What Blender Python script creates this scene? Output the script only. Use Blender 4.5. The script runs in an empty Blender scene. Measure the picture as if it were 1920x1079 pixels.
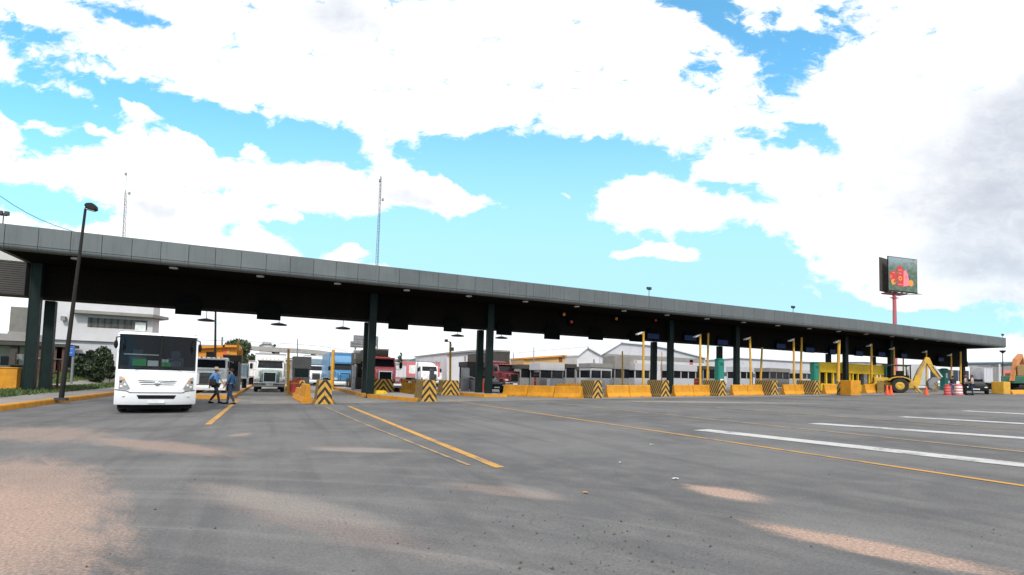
import bpy, bmesh, math, random
from mathutils import Vector, Matrix, Euler

random.seed(7)
SC = bpy.context.scene
COL = SC.collection
R = math.radians

# ---------------------------------------------------------------- camera, sky, sun, exposure
EYE = Vector((0.0, 0.0, 1.53))
FOC, PPY = 986.8, 656.7                       # focal length and optical axis in pixels of a 1920 px wide frame
PITCH, ROLL, YAW = R(3.253), R(1.531), R(24.404)
FW = Vector((math.sin(YAW) * math.cos(PITCH), math.cos(YAW) * math.cos(PITCH), math.sin(PITCH)))
r0 = Vector((math.cos(YAW), -math.sin(YAW), 0.0)); u0 = r0.cross(FW)
RT = r0 * math.cos(ROLL) + u0 * math.sin(ROLL)
UP = u0 * math.cos(ROLL) - r0 * math.sin(ROLL)
cam = bpy.data.cameras.new("camera"); camo = bpy.data.objects.new("camera", cam); COL.objects.link(camo)
cam.sensor_width = 36.0; cam.sensor_fit = 'HORIZONTAL'
cam.lens = FOC / 1920 * 36.0
cam.shift_y = (PPY - 539.5) / 1920            # the photograph is cropped at its foot
cam.clip_start = 0.1; cam.clip_end = 5000
camo.matrix_world = Matrix(((RT.x, UP.x, -FW.x, EYE.x), (RT.y, UP.y, -FW.y, EYE.y), (RT.z, UP.z, -FW.z, EYE.z), (0, 0, 0, 1)))
SC.camera = camo

SUN_EL, SUN_AZ = R(42), R(200)                # azimuth clockwise from +Y: behind the photographer, to the left
SKY_STRENGTH = 0.1
EXPOSURE = 0.45
SC.view_settings.view_transform = 'Standard'; SC.view_settings.look = 'None'
SC.view_settings.gamma = 1.0; SC.view_settings.exposure = EXPOSURE
SC.cycles.use_denoising = True
SC.cycles.max_bounces = 6; SC.cycles.transparent_max_bounces = 8
sl = bpy.data.lights.new("sun", 'SUN'); sl.energy = 2.1; sl.angle = R(8); sl.color = (1.0, 0.96, 0.9)
so = bpy.data.objects.new("sun", sl); COL.objects.link(so)
sd = Vector((math.sin(SUN_AZ) * math.cos(SUN_EL), math.cos(SUN_AZ) * math.cos(SUN_EL), math.sin(SUN_EL)))
so.rotation_euler = sd.to_track_quat('Z', 'Y').to_euler(); so.location = sd * 200

class NT:
    """small helper to write node graphs"""
    def __init__(s, tree): s.t = tree; s.n = tree.nodes; s.l = tree.links
    def node(s, typ, ins=None, **props):
        nd = s.n.new(typ)
        for k, v in props.items(): setattr(nd, k, v)
        for k, v in (ins or {}).items():
            if isinstance(v, bpy.types.NodeSocket): s.l.new(v, nd.inputs[k])
            else: nd.inputs[k].default_value = v
        return nd
    def math(s, op, a, b=0.0, c=0.0, clamp=False):
        return s.node('ShaderNodeMath', {0: a, 1: b, 2: c}, operation=op, use_clamp=clamp).outputs[0]
    def vmath(s, op, a, b=(0, 0, 0), out=0):
        return s.node('ShaderNodeVectorMath', {0: a, 1: b}, operation=op).outputs[out]
    def ramp(s, v, a, b, lo=0.0, hi=1.0, smooth=True):
        return s.node('ShaderNodeMapRange', {'Value': v, 'From Min': a, 'From Max': b, 'To Min': lo, 'To Max': hi},
                      interpolation_type='SMOOTHSTEP' if smooth else 'LINEAR').outputs[0]
    def mix(s, fac, a, b, mode='MIX'):
        nd = s.node('ShaderNodeMix', data_type='RGBA', blend_type=mode)
        for i, v in ((0, fac), (6, a), (7, b)):
            if isinstance(v, bpy.types.NodeSocket): s.l.new(v, nd.inputs[i])
            else: nd.inputs[i].default_value = (v if i == 0 else (tuple(v) + (1,))[:4])
        return nd.outputs[2]
    def noise(s, vec, scale, detail=4, rough=0.55, dist=0.0):
        return s.node('ShaderNodeTexNoise', {'Vector': vec, 'Scale': scale, 'Detail': detail, 'Roughness': rough, 'Distortion': dist}).outputs[0]
    def mapping(s, vec, loc=(0, 0, 0), rot=(0, 0, 0), sca=(1, 1, 1), kind='POINT'):
        return s.node('ShaderNodeMapping', {'Vector': vec, 'Location': loc, 'Rotation': rot, 'Scale': sca}, vector_type=kind).outputs[0]
    def blob(s, vec, c, r, ang=0.0, inner=0.15, outer=1.0):
        m = s.mapping(vec, (c[0], c[1], 0), (0, 0, ang), (r[0], r[1], 1), 'TEXTURE')
        return s.ramp(s.vmath('LENGTH', m, out=1), inner, outer, 1.0, 0.0)

def build_world():
    w = bpy.data.worlds.new("World"); SC.world = w; w.use_nodes = True
    w.node_tree.nodes.clear(); T = NT(w.node_tree)
    sky = T.node('ShaderNodeTexSky', sky_type='NISHITA', sun_disc=False, sun_elevation=SUN_EL, sun_rotation=SUN_AZ,
                 altitude=2000.0, air_density=1.0, dust_density=0.6, ozone_density=1.5).outputs[0]
    d = T.node('ShaderNodeTexCoord').outputs['Generated']
    # a fixed chart of the sky round the compass bearing of the toll plaza
    df = T.math('MAXIMUM', T.math('ABSOLUTE', T.vmath('DOT_PRODUCT', d, tuple(FW), 1)), 0.08)
    u = T.math('DIVIDE', T.vmath('DOT_PRODUCT', d, tuple(RT), 1), df)
    v = T.math('DIVIDE', T.vmath('DOT_PRODUCT', d, tuple(UP), 1), df)
    P = T.node('ShaderNodeCombineXYZ', {0: u, 1: v, 2: 0.0}).outputs[0]
    wob = T.node('ShaderNodeTexNoise', {'Vector': P, 'Scale': 9.0, 'Detail': 6.0}).outputs[1]
    Pw = T.vmath('ADD', P, T.vmath('MULTIPLY', T.vmath('SUBTRACT', wob, (.5, .5, .5)), (.13, .085, 0)))
    def C(x, y): return ((x - 960) / FOC, (PPY - y) / FOC)
    # (x, y, half length, half height, tilt clockwise in degrees, weight): gaps of blue (negative), then clouds inside them
    BL = [(40, 70, 85, 60, 30, -.95), (215, 30, 130, 36, 22, -.9), (150, 95, 90, 26, 25, -.5),
          (70, 215, 190, 85, 12, -1.2), (270, 225, 270, 80, 18, -1.5), (520, 262, 230, 60, 16, -1.5), (670, 320, 120, 55, 35, -1.3),
          (880, 300, 190, 62, 8, -1.3), (1020, 330, 190, 95, 5, -1.5), (1000, 440, 330, 120, 4, -1.7), (740, 445, 230, 90, 10, -1.4),
          (1200, 300, 190, 60, 5, -1.2), (1380, 370, 150, 60, 15, -1.0), (1250, 530, 420, 110, 6, -1.4), (1390, 470, 130, 70, 0, -.9),
          (1340, 20, 120, 50, 25, -1.3), (1480, 95, 115, 95, 20, -1.2), (1325, 135, 60, 40, 0, -1.0), (1510, 265, 75, 40, 20, -1.0),
          (1420, 255, 60, 26, 30, -.6), (1585, 40, 80, 60, 0, -.5),
          (110, 395, 240, 55, 12, -1.15), (440, 355, 130, 24, 14, -1.0), (425, 425, 40, 36, 0, -.9),           (600, 440, 130, 60, 10, -1.2), (1560, 590, 260, 40, 6, -1.2), (1800, 610, 200, 34, 3, -1.7), (1860, 575, 120, 26, 0, -.8), (90, 380, 150, 34, 14, -.7),
          # clouds
          (140, 178, 70, 22, 22, 1.5), (160, 232, 60, 18, 18, 1.5), (90, 234, 50, 15, 8, 1.4), (262, 200, 55, 15, 28, 1.4), (355, 255, 46, 22, 30, 1.5),
          (485, 268, 55, 24, 18, 1.6), (290, 262, 130, 60, 22, 1.5), (15, 240, 45, 40, 50, 1.2), (540, 408, 38, 18, 12, 1.4),
          (720, 335, 130, 62, 14, 1.7), (860, 372, 150, 40, 14, 1.9), (560, 345, 260, 55, 12, 1.5),           (1220, 388, 165, 72, 6, 2.0), (1160, 470, 120, 26, 4, 1.9), (1260, 478, 100, 18, 4, 1.7), (1350, 320, 75, 24, 3, 1.5), (1050, 360, 42, 11, 22, 1.7),
          (1420, 395, 90, 26, 12, .9), (665, 472, 75, 24, 4, 1.9), (1100, 505, 36, 14, 0, 1.4), (1420, 45, 90, 30, 20, .7),
          (300, 440, 330, 60, 10, 1.0), (1520, 45, 60, 26, 0, .9), (1760, 540, 170, 34, 3, .8), (1840, 400, 260, 190, 0, .9), (1700, 200, 200, 120, 0, .5)]
    acc = 1.02
    for (x, y, a, b, t, wt) in BL:
        wt *= 1.55 if wt < 0 else 1.35
        acc = T.math('MULTIPLY_ADD', T.blob(Pw, C(x, y), (a / FOC * 1.25, b / FOC * 1.25), R(-t), 0.1, 1.0), wt, acc)
    streak = T.mapping(P, (0, 0, 0), (0, 0, R(14)), (1.0, 2.1, 1.0))
    n1 = T.noise(streak, 7.0, 12, 0.62, 0.35)
    n2 = T.noise(T.mapping(P, (0, 0, 0), (0, 0, R(16)), (1.0, 1.7, 1.0)), 22.0, 9, 0.68, 0.5)
    acc = T.math('ADD', acc, T.math('MULTIPLY', T.math('SUBTRACT', n1, 0.5), 3.6))
    acc = T.math('ADD', acc, T.math('MULTIPLY', T.math('SUBTRACT', n2, 0.5), 3.5))
    mask = T.ramp(acc, -0.28, 0.72)
    # grey undersides of the thicker clouds
    G = [(640, 35, 120, 52, 12, .45), (1930, 270, 190, 150, -15, .8), (1800, 345, 270, 100, 10, .42), (1870, 430, 250, 80, 6, .45),
         (1870, 500, 220, 46, 2, .6), (1880, 560, 130, 26, 2, .4), (1740, 150, 110, 55, 0, .22), (780, 370, 110, 26, 12, .42), (610, 320, 110, 20, 12, .3), (290, 395, 70, 24, 12, .36)]
    sh = 0.0
    for (x, y, a, b, t, wt) in G:
        sh = T.math('MULTIPLY_ADD', T.blob(Pw, C(x, y), (a / FOC * 1.3, b / FOC * 1.3), R(-t), 0.05, 1.0), wt, sh)
    sh = T.math('MULTIPLY', sh, T.ramp(T.noise(streak, 4.0, 8, .6, .3), .25, .75, .6, 1.3))
    sh = T.math('MULTIPLY', sh, T.ramp(n2, .3, .7, .75, 1.15))
    sh = T.math('SUBTRACT', 1.0, T.math('EXPONENT', T.math('MULTIPLY', sh, -2.1)))
    lit = T.mix(T.ramp(T.noise(P, 9.0, 8, .6), .3, .7), (8.3, 8.4, 8.6), (10.2, 10.2, 10.2))
    cloud = T.mix(sh, lit, (4.1, 4.5, 5.25))
    blue = T.mix(1.0, sky, (1.55, 2.8, 2.6), 'MULTIPLY')
    low = T.ramp(v, 0.08, 0.56, 0.0, 1.0)
    blue = T.mix(low, T.mix(.9, blue, (3.9, 6.2, 7.3)), blue)
    thin = T.math('MULTIPLY', mask, T.ramp(v, 0.0, .3, .85, 1.0))
    col = T.mix(thin, blue, cloud)
    bg = T.node('ShaderNodeBackground', {'Color': col, 'Strength': SKY_STRENGTH})
    out = T.node('ShaderNodeOutputWorld', {'Surface': bg.outputs[0]})
    w.cycles.sampling_method = 'MANUAL'; w.cycles.sample_map_resolution = 512
build_world()

# ---------------------------------------------------------------- helpers
def gz(x):
    """height of the ground: level in the west, rising gently to the east"""
    if x > 88: return 0.0226 * 88
    return 0.0226 * 2 * math.log1p(math.exp(x / 2)) if x < 60 else 0.0226 * x
def ray(px, py): return FW + RT * ((px - 960) / FOC) - UP * ((py - PPY) / FOC)
def pt(px, py, Y):
    """the real point at depth Y (metres along the lanes) seen at a place of the photograph"""
    d = ray(px, py); return EYE + d * (Y / d.y)
def X(px, Y, py=715): return pt(px, py, Y).x
def Z(px, py, Y): return pt(px, py, Y).z
def gp(px, py, dz=0.0):
    d = ray(px, py); lo, hi = 1.0, 500.0
    for _ in range(60):
        m = (lo + hi) / 2; q = EYE + d * m
        if q.z > gz(q.x) + dz: lo = m
        else: hi = m
    return EYE + d * lo

class MB:
    """collects shapes and links them as ONE mesh object"""
    def __init__(s): s.v = []; s.f = []; s.m = []
    def add(s, vs, fs, mi=0, mat=None):
        k = len(s.v)
        s.v += [tuple(mat @ Vector(p)) if mat else tuple(p) for p in vs]
        for f in fs: s.f.append([i + k for i in f]); s.m.append(mi)
        return s
    def box(s, x0, x1, y0, y1, z0, z1, mi=0, mat=None):
        vs = [(x0, y0, z0), (x1, y0, z0), (x1, y1, z0), (x0, y1, z0), (x0, y0, z1), (x1, y0, z1), (x1, y1, z1), (x0, y1, z1)]
        return s.add(vs, [(0, 3, 2, 1), (4, 5, 6, 7), (0, 1, 5, 4), (1, 2, 6, 5), (2, 3, 7, 6), (3, 0, 4, 7)], mi, mat)
    def prism(s, poly, ax, a, b, mi=0, mat=None):
        n = len(poly)
        def P(p, t): return (p[0], t, p[1]) if ax == 'y' else (t, p[0], p[1]) if ax == 'x' else (p[0], p[1], t)
        vs = [P(p, a) for p in poly] + [P(p, b) for p in poly]
        fs = [list(range(n)), list(range(2 * n - 1, n - 1, -1))] + [(i, n + i, n + (i + 1) % n, (i + 1) % n) for i in range(n)]
        return s.add(vs, fs, mi, mat)
    def tube(s, p0, p1, r0, r1=None, n=10, mi=0, caps=True):
        p0, p1 = Vector(p0), Vector(p1); r1 = r0 if r1 is None else r1
        q = (p1 - p0).to_track_quat('Z', 'Y')
        vs = []
        for p, r in ((p0, r0), (p1, r1)):
            for i in range(n):
                a = 2 * math.pi * i / n; vs.append(p + q @ Vector((r * math.cos(a), r * math.sin(a), 0)))
        fs = [(i, (i + 1) % n, n + (i + 1) % n, n + i) for i in range(n)]
        if caps: fs += [list(range(n - 1, -1, -1)), list(range(n, 2 * n))]
        return s.add(vs, fs, mi)
    def path(s, pts, r, n=8, mi=0):
        for a, b in zip(pts, pts[1:]): s.tube(a, b, r, r, n, mi)
        return s
    def bar(s, p0, p1, w, h, mi=0):
        p0, p1 = Vector(p0), Vector(p1); d = p1 - p0; L = d.length
        q = d.to_track_quat('Y', 'Z').to_matrix().to_4x4(); q.translation = p0
        return s.box(-w / 2, w / 2, 0, L, -h / 2, h / 2, mi, q)
    def lathe(s, prof, c=(0, 0, 0), n=16, mi=0, mat=None, caps=True):
        vs = [];
        for r, z in prof:
            for i in range(n):
                a = 2 * math.pi * i / n; vs.append((c[0] + r * math.cos(a), c[1] + r * math.sin(a), c[2] + z))
        fs = [(j * n + i, j * n + (i + 1) % n, (j + 1) * n + (i + 1) % n, (j + 1) * n + i) for j in range(len(prof) - 1) for i in range(n)]
        if caps: fs += [list(range(n - 1, -1, -1)), list(range((len(prof) - 1) * n, len(prof) * n))]
        return s.add(vs, fs, mi, mat)
    def ell(s, c, rx, ry, rz, n=12, m=8, mi=0):
        vs = []
        for j in range(m + 1):
            t = math.pi * (j + .02 * (j == 0) - .02 * (j == m)) / m
            for i in range(n):
                a = 2 * math.pi * i / n
                vs.append((c[0] + rx * math.sin(t) * math.cos(a), c[1] + ry * math.sin(t) * math.sin(a), c[2] - rz * math.cos(t)))
        return s.add(vs, [(j * n + i, j * n + (i + 1) % n, (j + 1) * n + (i + 1) % n, (j + 1) * n + i) for j in range(m) for i in range(n)], mi)
    def build(s, name, mats, parent=None, smooth=False, bevel=0.0, seg=2):
        me = bpy.data.meshes.new(name); me.from_pydata(s.v, [], s.f)
        for m in (mats if isinstance(mats, (list, tuple)) else [mats]): me.materials.append(m)
        me.polygons.foreach_set('material_index', s.m)
        me.update()
        b = bmesh.new(); b.from_mesh(me); bmesh.ops.recalc_face_normals(b, faces=b.faces); b.to_mesh(me); b.free()
        o = bpy.data.objects.new(name, me); COL.objects.link(o)
        if parent: o.parent = parent
        if smooth:
            for p in me.polygons: p.use_smooth = True
            try: me.set_sharp_from_angle(angle=R(40))
            except Exception: pass
        if bevel:
            bv = o.modifiers.new("bevel", 'BEVEL'); bv.width = bevel; bv.segments = seg; bv.limit_method = 'ANGLE'; bv.angle_limit = R(35)
        return o

def tag(o, label, cat, group=None, kind=None):
    if label: o['label'] = label
    if cat: o['category'] = cat
    if group: o['group'] = group
    if kind: o['kind'] = kind
    return o
def thing(name, label, cat, loc=(0, 0, 0), rz=0.0, group=None):
    o = bpy.data.objects.new(name, None); COL.objects.link(o)
    o.location = loc; o.rotation_euler = (0, 0, rz); o.empty_display_size = .3
    return tag(o, label, cat, group)
def structure(o): o['kind'] = 'structure'; return o
def copy_tree(o, loc, label, rz=None):
    """a copy of a thing with its parts and their sub-parts"""
    c = o.copy(); COL.objects.link(c); c.location = loc; c['label'] = label
    if rz is not None: c.rotation_euler = (0, 0, rz)
    for ch in [x for x in o.children]:
        k = ch.copy(); COL.objects.link(k); k.parent = c
        for g in [x for x in ch.children]:
            h = g.copy(); COL.objects.link(h); h.parent = k
    return c

# ---------------------------------------------------------------- materials
def mat(name, col, rough=0.6, metal=0.0, var=0.18, scale=3.0, dirt=0.0, dirtcol=(.16, .12, .09), bump=0.0, spec=0.5, trans=0.0):
    m = bpy.data.materials.new(name); m.use_nodes = True; T = NT(m.node_tree); b = T.n['Principled BSDF']
    p = T.node('ShaderNodeTexCoord').outputs['Object']
    n = T.noise(p, scale, 6, .62)
    k = T.ramp(n, .28, .72, 1 - var, 1 + var * .8)
    c = T.mix(1.0, tuple(col), T.node('ShaderNodeCombineXYZ', {0: k, 1: k, 2: k}).outputs[0], 'MULTIPLY')
    if dirt:
        dn = T.noise(T.mapping(p, sca=(1.0, 1.0, .35)), scale * 2.3, 8, .7, .4)
        c = T.mix(T.ramp(dn, .5, .78, 0, dirt), c, dirtcol)
    T.l.new(c, b.inputs['Base Color'])
    T.l.new(T.ramp(n, .2, .8, max(.03, rough - .08), min(1, rough + .1)), b.inputs['Roughness'])
    b.inputs['Metallic'].default_value = metal
    b.inputs['Specular IOR Level'].default_value = spec
    if trans: b.inputs['Transmission Weight'].default_value = trans
    if bump:
        bn = T.node('ShaderNodeBump', {'Strength': bump, 'Height': T.noise(p, scale * 9, 5, .6)})
        T.l.new(bn.outputs[0], b.inputs['Normal'])
    return m

def glass_mat(name, tint=(.02, .025, .03), clear=0.35):
    """window glass: partly see-through with a sharp sky reflection"""
    m = bpy.data.materials.new(name); m.use_nodes = True; T = NT(m.node_tree); T.n.clear()
    g = T.node('ShaderNodeBsdfPrincipled', {'Base Color': tint + (1,), 'Roughness': .06, 'Specular IOR Level': .32})
    t = T.node('ShaderNodeBsdfTransparent', {'Color': (.75, .82, .85, 1)})
    mx = T.node('ShaderNodeMixShader', {0: clear, 1: g.outputs[0], 2: t.outputs[0]})
    T.node('ShaderNodeOutputMaterial', {'Surface': mx.outputs[0]})
    return m

def stripes_mat(name, kind, c1=(.62, .33, .03), c2=(.022, .018, .016), period=.42):
    """yellow and black warning stripes: chevrons on the nose, slanting bands on the flanks"""
    m = bpy.data.materials.new(name); m.use_nodes = True; T = NT(m.node_tree); b = T.n['Principled BSDF']
    p = T.node('ShaderNodeTexCoord').outputs['Object']
    s = T.node('ShaderNodeSeparateXYZ', {0: p}).outputs
    if kind == 'up': e = T.math('MULTIPLY_ADD', T.math('ABSOLUTE', s[0]), 1.35, s[2])
    elif kind == 'down': e = T.math('MULTIPLY_ADD', T.math('ABSOLUTE', s[0]), -1.35, s[2])
    elif kind == 'back': e = T.math('MULTIPLY_ADD', s[1], -1.3, T.math('MULTIPLY_ADD', s[0], .9, s[2]))
    else: e = T.math('MULTIPLY_ADD', s[1], 2.3, s[2])
    wob = T.math('MULTIPLY', T.math('SUBTRACT', T.noise(p, 9, 3), .5), .05)
    fr = T.math('FRACT', T.math('DIVIDE', T.math('ADD', T.math('ADD', e, wob), 10.0), period))
    st = T.ramp(fr, .49, .53)
    edge = T.math('MULTIPLY', st, T.ramp(fr, .97, 1.0, 1, 0))
    n = T.noise(p, 6, 8, .7)
    yel = T.mix(T.ramp(n, .40, .66, 0, .75), c1, (.20, .145, .07))
    blk = T.mix(T.ramp(n, .5, .75, 0, .6), c2, (.10, .075, .05))
    T.l.new(T.mix(edge, yel, blk), b.inputs['Base Color']); b.inputs['Roughness'].default_value = .8
    return m

M = {}
M['white_paint'] = mat('white_paint', (.80, .80, .80), .28, var=.05, dirt=.12, scale=1.5)
M['white_bus'] = mat('white_bus', (.84, .85, .87), .22, var=.03, dirt=.06, scale=1.2)
M['white_wall'] = mat('white_wall', (.57, .56, .58), .85, var=.08, dirt=.2, scale=.6, dirtcol=(.3, .28, .27))
M['offwhite'] = mat('offwhite', (.55, .54, .52), .8, var=.1, dirt=.25, scale=.8)
M['pale_green'] = mat('pale_green', (.42, .50, .47), .35, var=.06, dirt=.15)
M['pale_wall'] = mat('pale_wall', (.50, .50, .53), .85, var=.08, dirt=.2, scale=.4)
M['grey_wall'] = mat('grey_wall', (.25, .24, .23), .8, var=.14, dirt=.3, scale=1.2)
M['dark_wall'] = mat('dark_wall', (.055, .048, .042), .8, var=.2, dirt=.2, scale=1.5)
M['tan_wall'] = mat('tan_wall', (.48, .30, .13), .85, var=.12, dirt=.25, scale=.7)
M['concrete'] = mat('concrete', (.33, .31, .29), .9, var=.18, dirt=.35, scale=1.2, bump=.2)
M['dark_concrete'] = mat('dark_concrete', (.17, .165, .15), .9, var=.2, dirt=.3, scale=1.0, bump=.2)
M['fascia'] = mat('fascia', (.118, .132, .135), .5, metal=.25, var=.10, dirt=.30, scale=.7, dirtcol=(.09, .085, .08))
def age_fascia():
    m = M['fascia']; T = NT(m.node_tree); b = T.n['Principled BSDF']; src = b.inputs['Base Color'].links[0].from_socket
    g = T.node('ShaderNodeNewGeometry'); k = T.ramp(g.outputs['Random Per Island'], 0, 1, .90, 1.07, False)
    p = T.node('ShaderNodeTexCoord').outputs['Object']
    st = T.ramp(T.noise(T.mapping(p, sca=(5.0, 1.0, .25)), 2.2, 6, .65), .5, .8, 1.0, .72)     # rain streaks
    k = T.math('MULTIPLY', k, st)
    T.l.new(T.mix(1.0, src, T.node('ShaderNodeCombineXYZ', {0: k, 1: k, 2: k}).outputs[0], 'MULTIPLY'), b.inputs['Base Color'])
age_fascia()
M['fascia_seam'] = mat('fascia_seam', (.02, .02, .022), .8)
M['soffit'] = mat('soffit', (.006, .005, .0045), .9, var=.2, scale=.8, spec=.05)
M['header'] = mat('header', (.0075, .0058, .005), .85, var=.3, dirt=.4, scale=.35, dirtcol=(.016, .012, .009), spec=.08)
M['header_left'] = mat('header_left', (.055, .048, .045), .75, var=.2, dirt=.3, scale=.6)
M['green_steel'] = mat('green_steel', (.0045, .014, .0125), .55, var=.25, dirt=.25, scale=2, dirtcol=(.02, .022, .02), spec=.2)
M['black'] = mat('black', (.008, .008, .009), .7, spec=.2)
M['sign_black'] = mat('sign_black', (.004, .004, .004), .9, spec=.05)
M['rubber'] = mat('rubber', (.018, .017, .017), .85, dirt=.4, dirtcol=(.09, .075, .06))
M['dark_metal'] = mat('dark_metal', (.045, .045, .047), .5, metal=.3, dirt=.2)
M['post_black'] = mat('post_black', (.016, .015, .014), .6, dirt=.3, dirtcol=(.035, .03, .026), spec=.2)
M['steel'] = mat('steel', (.38, .38, .39), .4, metal=.6, dirt=.25)
M['chrome'] = mat('chrome', (.75, .75, .76), .14, metal=1.0, var=.05)
M['grey_metal'] = mat('grey_metal', (.22, .22, .235), .55, metal=.2, dirt=.25)
M['yellow'] = mat('yellow', (.58, .245, .009), .75, var=.2, dirt=.55, scale=1.9, dirtcol=(.26, .145, .045), bump=.15)
M['yellow_pole'] = mat('yellow_pole', (.62, .33, .03), .6, var=.16, dirt=.35, scale=2, dirtcol=(.28, .17, .07))
M['yellow_dull'] = mat('yellow_dull', (.80, .50, .015), .7, var=.12, dirt=.25, scale=1.5, dirtcol=(.45, .30, .04))
M['yellow_plant'] = mat('yellow_plant', (.58, .34, .03), .5, var=.16, dirt=.45, scale=2.2, dirtcol=(.25, .17, .08))
M['orange'] = mat('orange', (.62, .24, .02), .7, var=.12, dirt=.25, scale=1.2)
M['orange_plant'] = mat('orange_plant', (.50, .19, .06), .55, var=.16, dirt=.45, scale=2, dirtcol=(.22, .13, .08))
M['cone'] = mat('cone', (.80, .10, .02), .5, dirt=.15)
M['red'] = mat('red', (.50, .03, .025), .5, dirt=.3, scale=2)
M['red_truck'] = mat('red_truck', (.82, .19, .22), .3, var=.08, dirt=.15)
M['pink_red'] = mat('pink_red', (.62, .16, .17), .6, var=.1, dirt=.2)
M['maroon'] = mat('maroon', (.12, .012, .018), .35, var=.15, dirt=.2)
M['rust'] = mat('rust', (.11, .05, .035), .85, var=.3, dirt=.4, scale=5)
M['blue_truck'] = mat('blue_truck', (.06, .22, .42), .35, var=.08, dirt=.2)
M['blue_sign'] = mat('blue_sign', (.010, .028, .10), .6, dirt=.2, spec=.2)
M['bright_blue'] = mat('bright_blue', (.02, .13, .55), .5)
M['slate_blue'] = mat('slate_blue', (.10, .16, .21), .55, dirt=.3)
M['pole_pink'] = mat('pole_pink', (.42, .10, .12), .6, var=.1, dirt=.2)
M['teal'] = mat('teal', (.010, .21, .16), .5, var=.1, dirt=.15)
M['dark_window'] = mat('dark_window', (.012, .014, .018), .12, var=.2, spec=.25)
M['coach_window'] = mat('coach_window', (.008, .02, .05), .2, var=.2, spec=.12)
M['window_grey'] = mat('window_grey', (.09, .085, .075), .25, var=.4, scale=1.0)
M['glass'] = glass_mat('glass', (.012, .015, .02), clear=.5)
M['glass_dark'] = glass_mat('glass_dark', (.012, .015, .02), .12)
M['headlamp'] = mat('headlamp', (.78, .74, .66), .12, metal=.3, spec=.8)
M['amber'] = mat('amber', (.75, .25, .02), .3)
M['green_card'] = mat('green_card', (.03, .42, .08), .5)
M['white_card'] = mat('white_card', (.75, .78, .75), .6)
M['roof_metal'] = mat('roof_metal', (.66, .66, .68), .55, metal=.1, var=.05, dirt=.1, scale=.3)
M['lamp_glass'] = mat('lamp_glass', (.7, .7, .68), .25)
M['skin'] = mat('skin', (.30, .16, .10), .6, var=.08)
M['denim'] = mat('denim', (.020, .034, .075), .9, var=.2, scale=8)
M['denim_shirt'] = mat('denim_shirt', (.026, .10, .22), .9, var=.18, scale=6)
M['sky_shirt'] = mat('sky_shirt', (.09, .28, .60), .85, var=.12, scale=6)
M['dark_cloth'] = mat('dark_cloth', (.018, .018, .024), .9, var=.2, scale=6)
M['tan_cloth'] = mat('tan_cloth', (.46, .34, .27), .9, var=.12, scale=6)
M['grey_cloth'] = mat('grey_cloth', (.42, .40, .36), .9, var=.12, scale=6)
M['lilac_cloth'] = mat('lilac_cloth', (.20, .19, .33), .9, var=.12, scale=6)
M['straw'] = mat('straw', (.36, .30, .21), .9, var=.12, scale=12)
M['red_cloth'] = mat('red_cloth', (.38, .05, .05), .9)
M['hair'] = mat('hair', (.012, .009, .007), .7)
M['bark'] = mat('bark', (.09, .065, .045), .95, var=.3, scale=8, bump=.4)
M['chev_up'] = stripes_mat('chev_up', 'up'); M['chev_down'] = stripes_mat('chev_down', 'down')
M['chev_side'] = stripes_mat('chev_side', 'side', (.38, .24, .05), period=.50); M['chev_back'] = stripes_mat('chev_back', 'back', (.50, .32, .06), period=.30)

def leaf_mat(name, a, b):
    m = bpy.data.materials.new(name); m.use_nodes = True; T = NT(m.node_tree); bs = T.n['Principled BSDF']
    p = T.node('ShaderNodeNewGeometry')
    n = T.noise(T.node('ShaderNodeTexCoord').outputs['Object'], 1.6, 4, .6)
    k = T.math('ADD', T.math('MULTIPLY', p.outputs['Random Per Island'], .6), T.math('MULTIPLY', n, .5))
    T.l.new(T.mix(T.ramp(k, .2, .9), a, b), bs.inputs['Base Color']); bs.inputs['Roughness'].default_value = .6
    return m
M['mast_grey'] = mat('mast_grey', (.16, .16, .165), .8, spec=.2)
M['leaf_dark'] = leaf_mat('leaf_dark', (.012, .024, .009), (.04, .065, .024))
M['leaf_tree'] = leaf_mat('leaf_tree', (.03, .05, .02), (.085, .12, .05))
M['grass_blade'] = leaf_mat('grass_blade', (.03, .06, .012), (.08, .13, .025))

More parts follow.
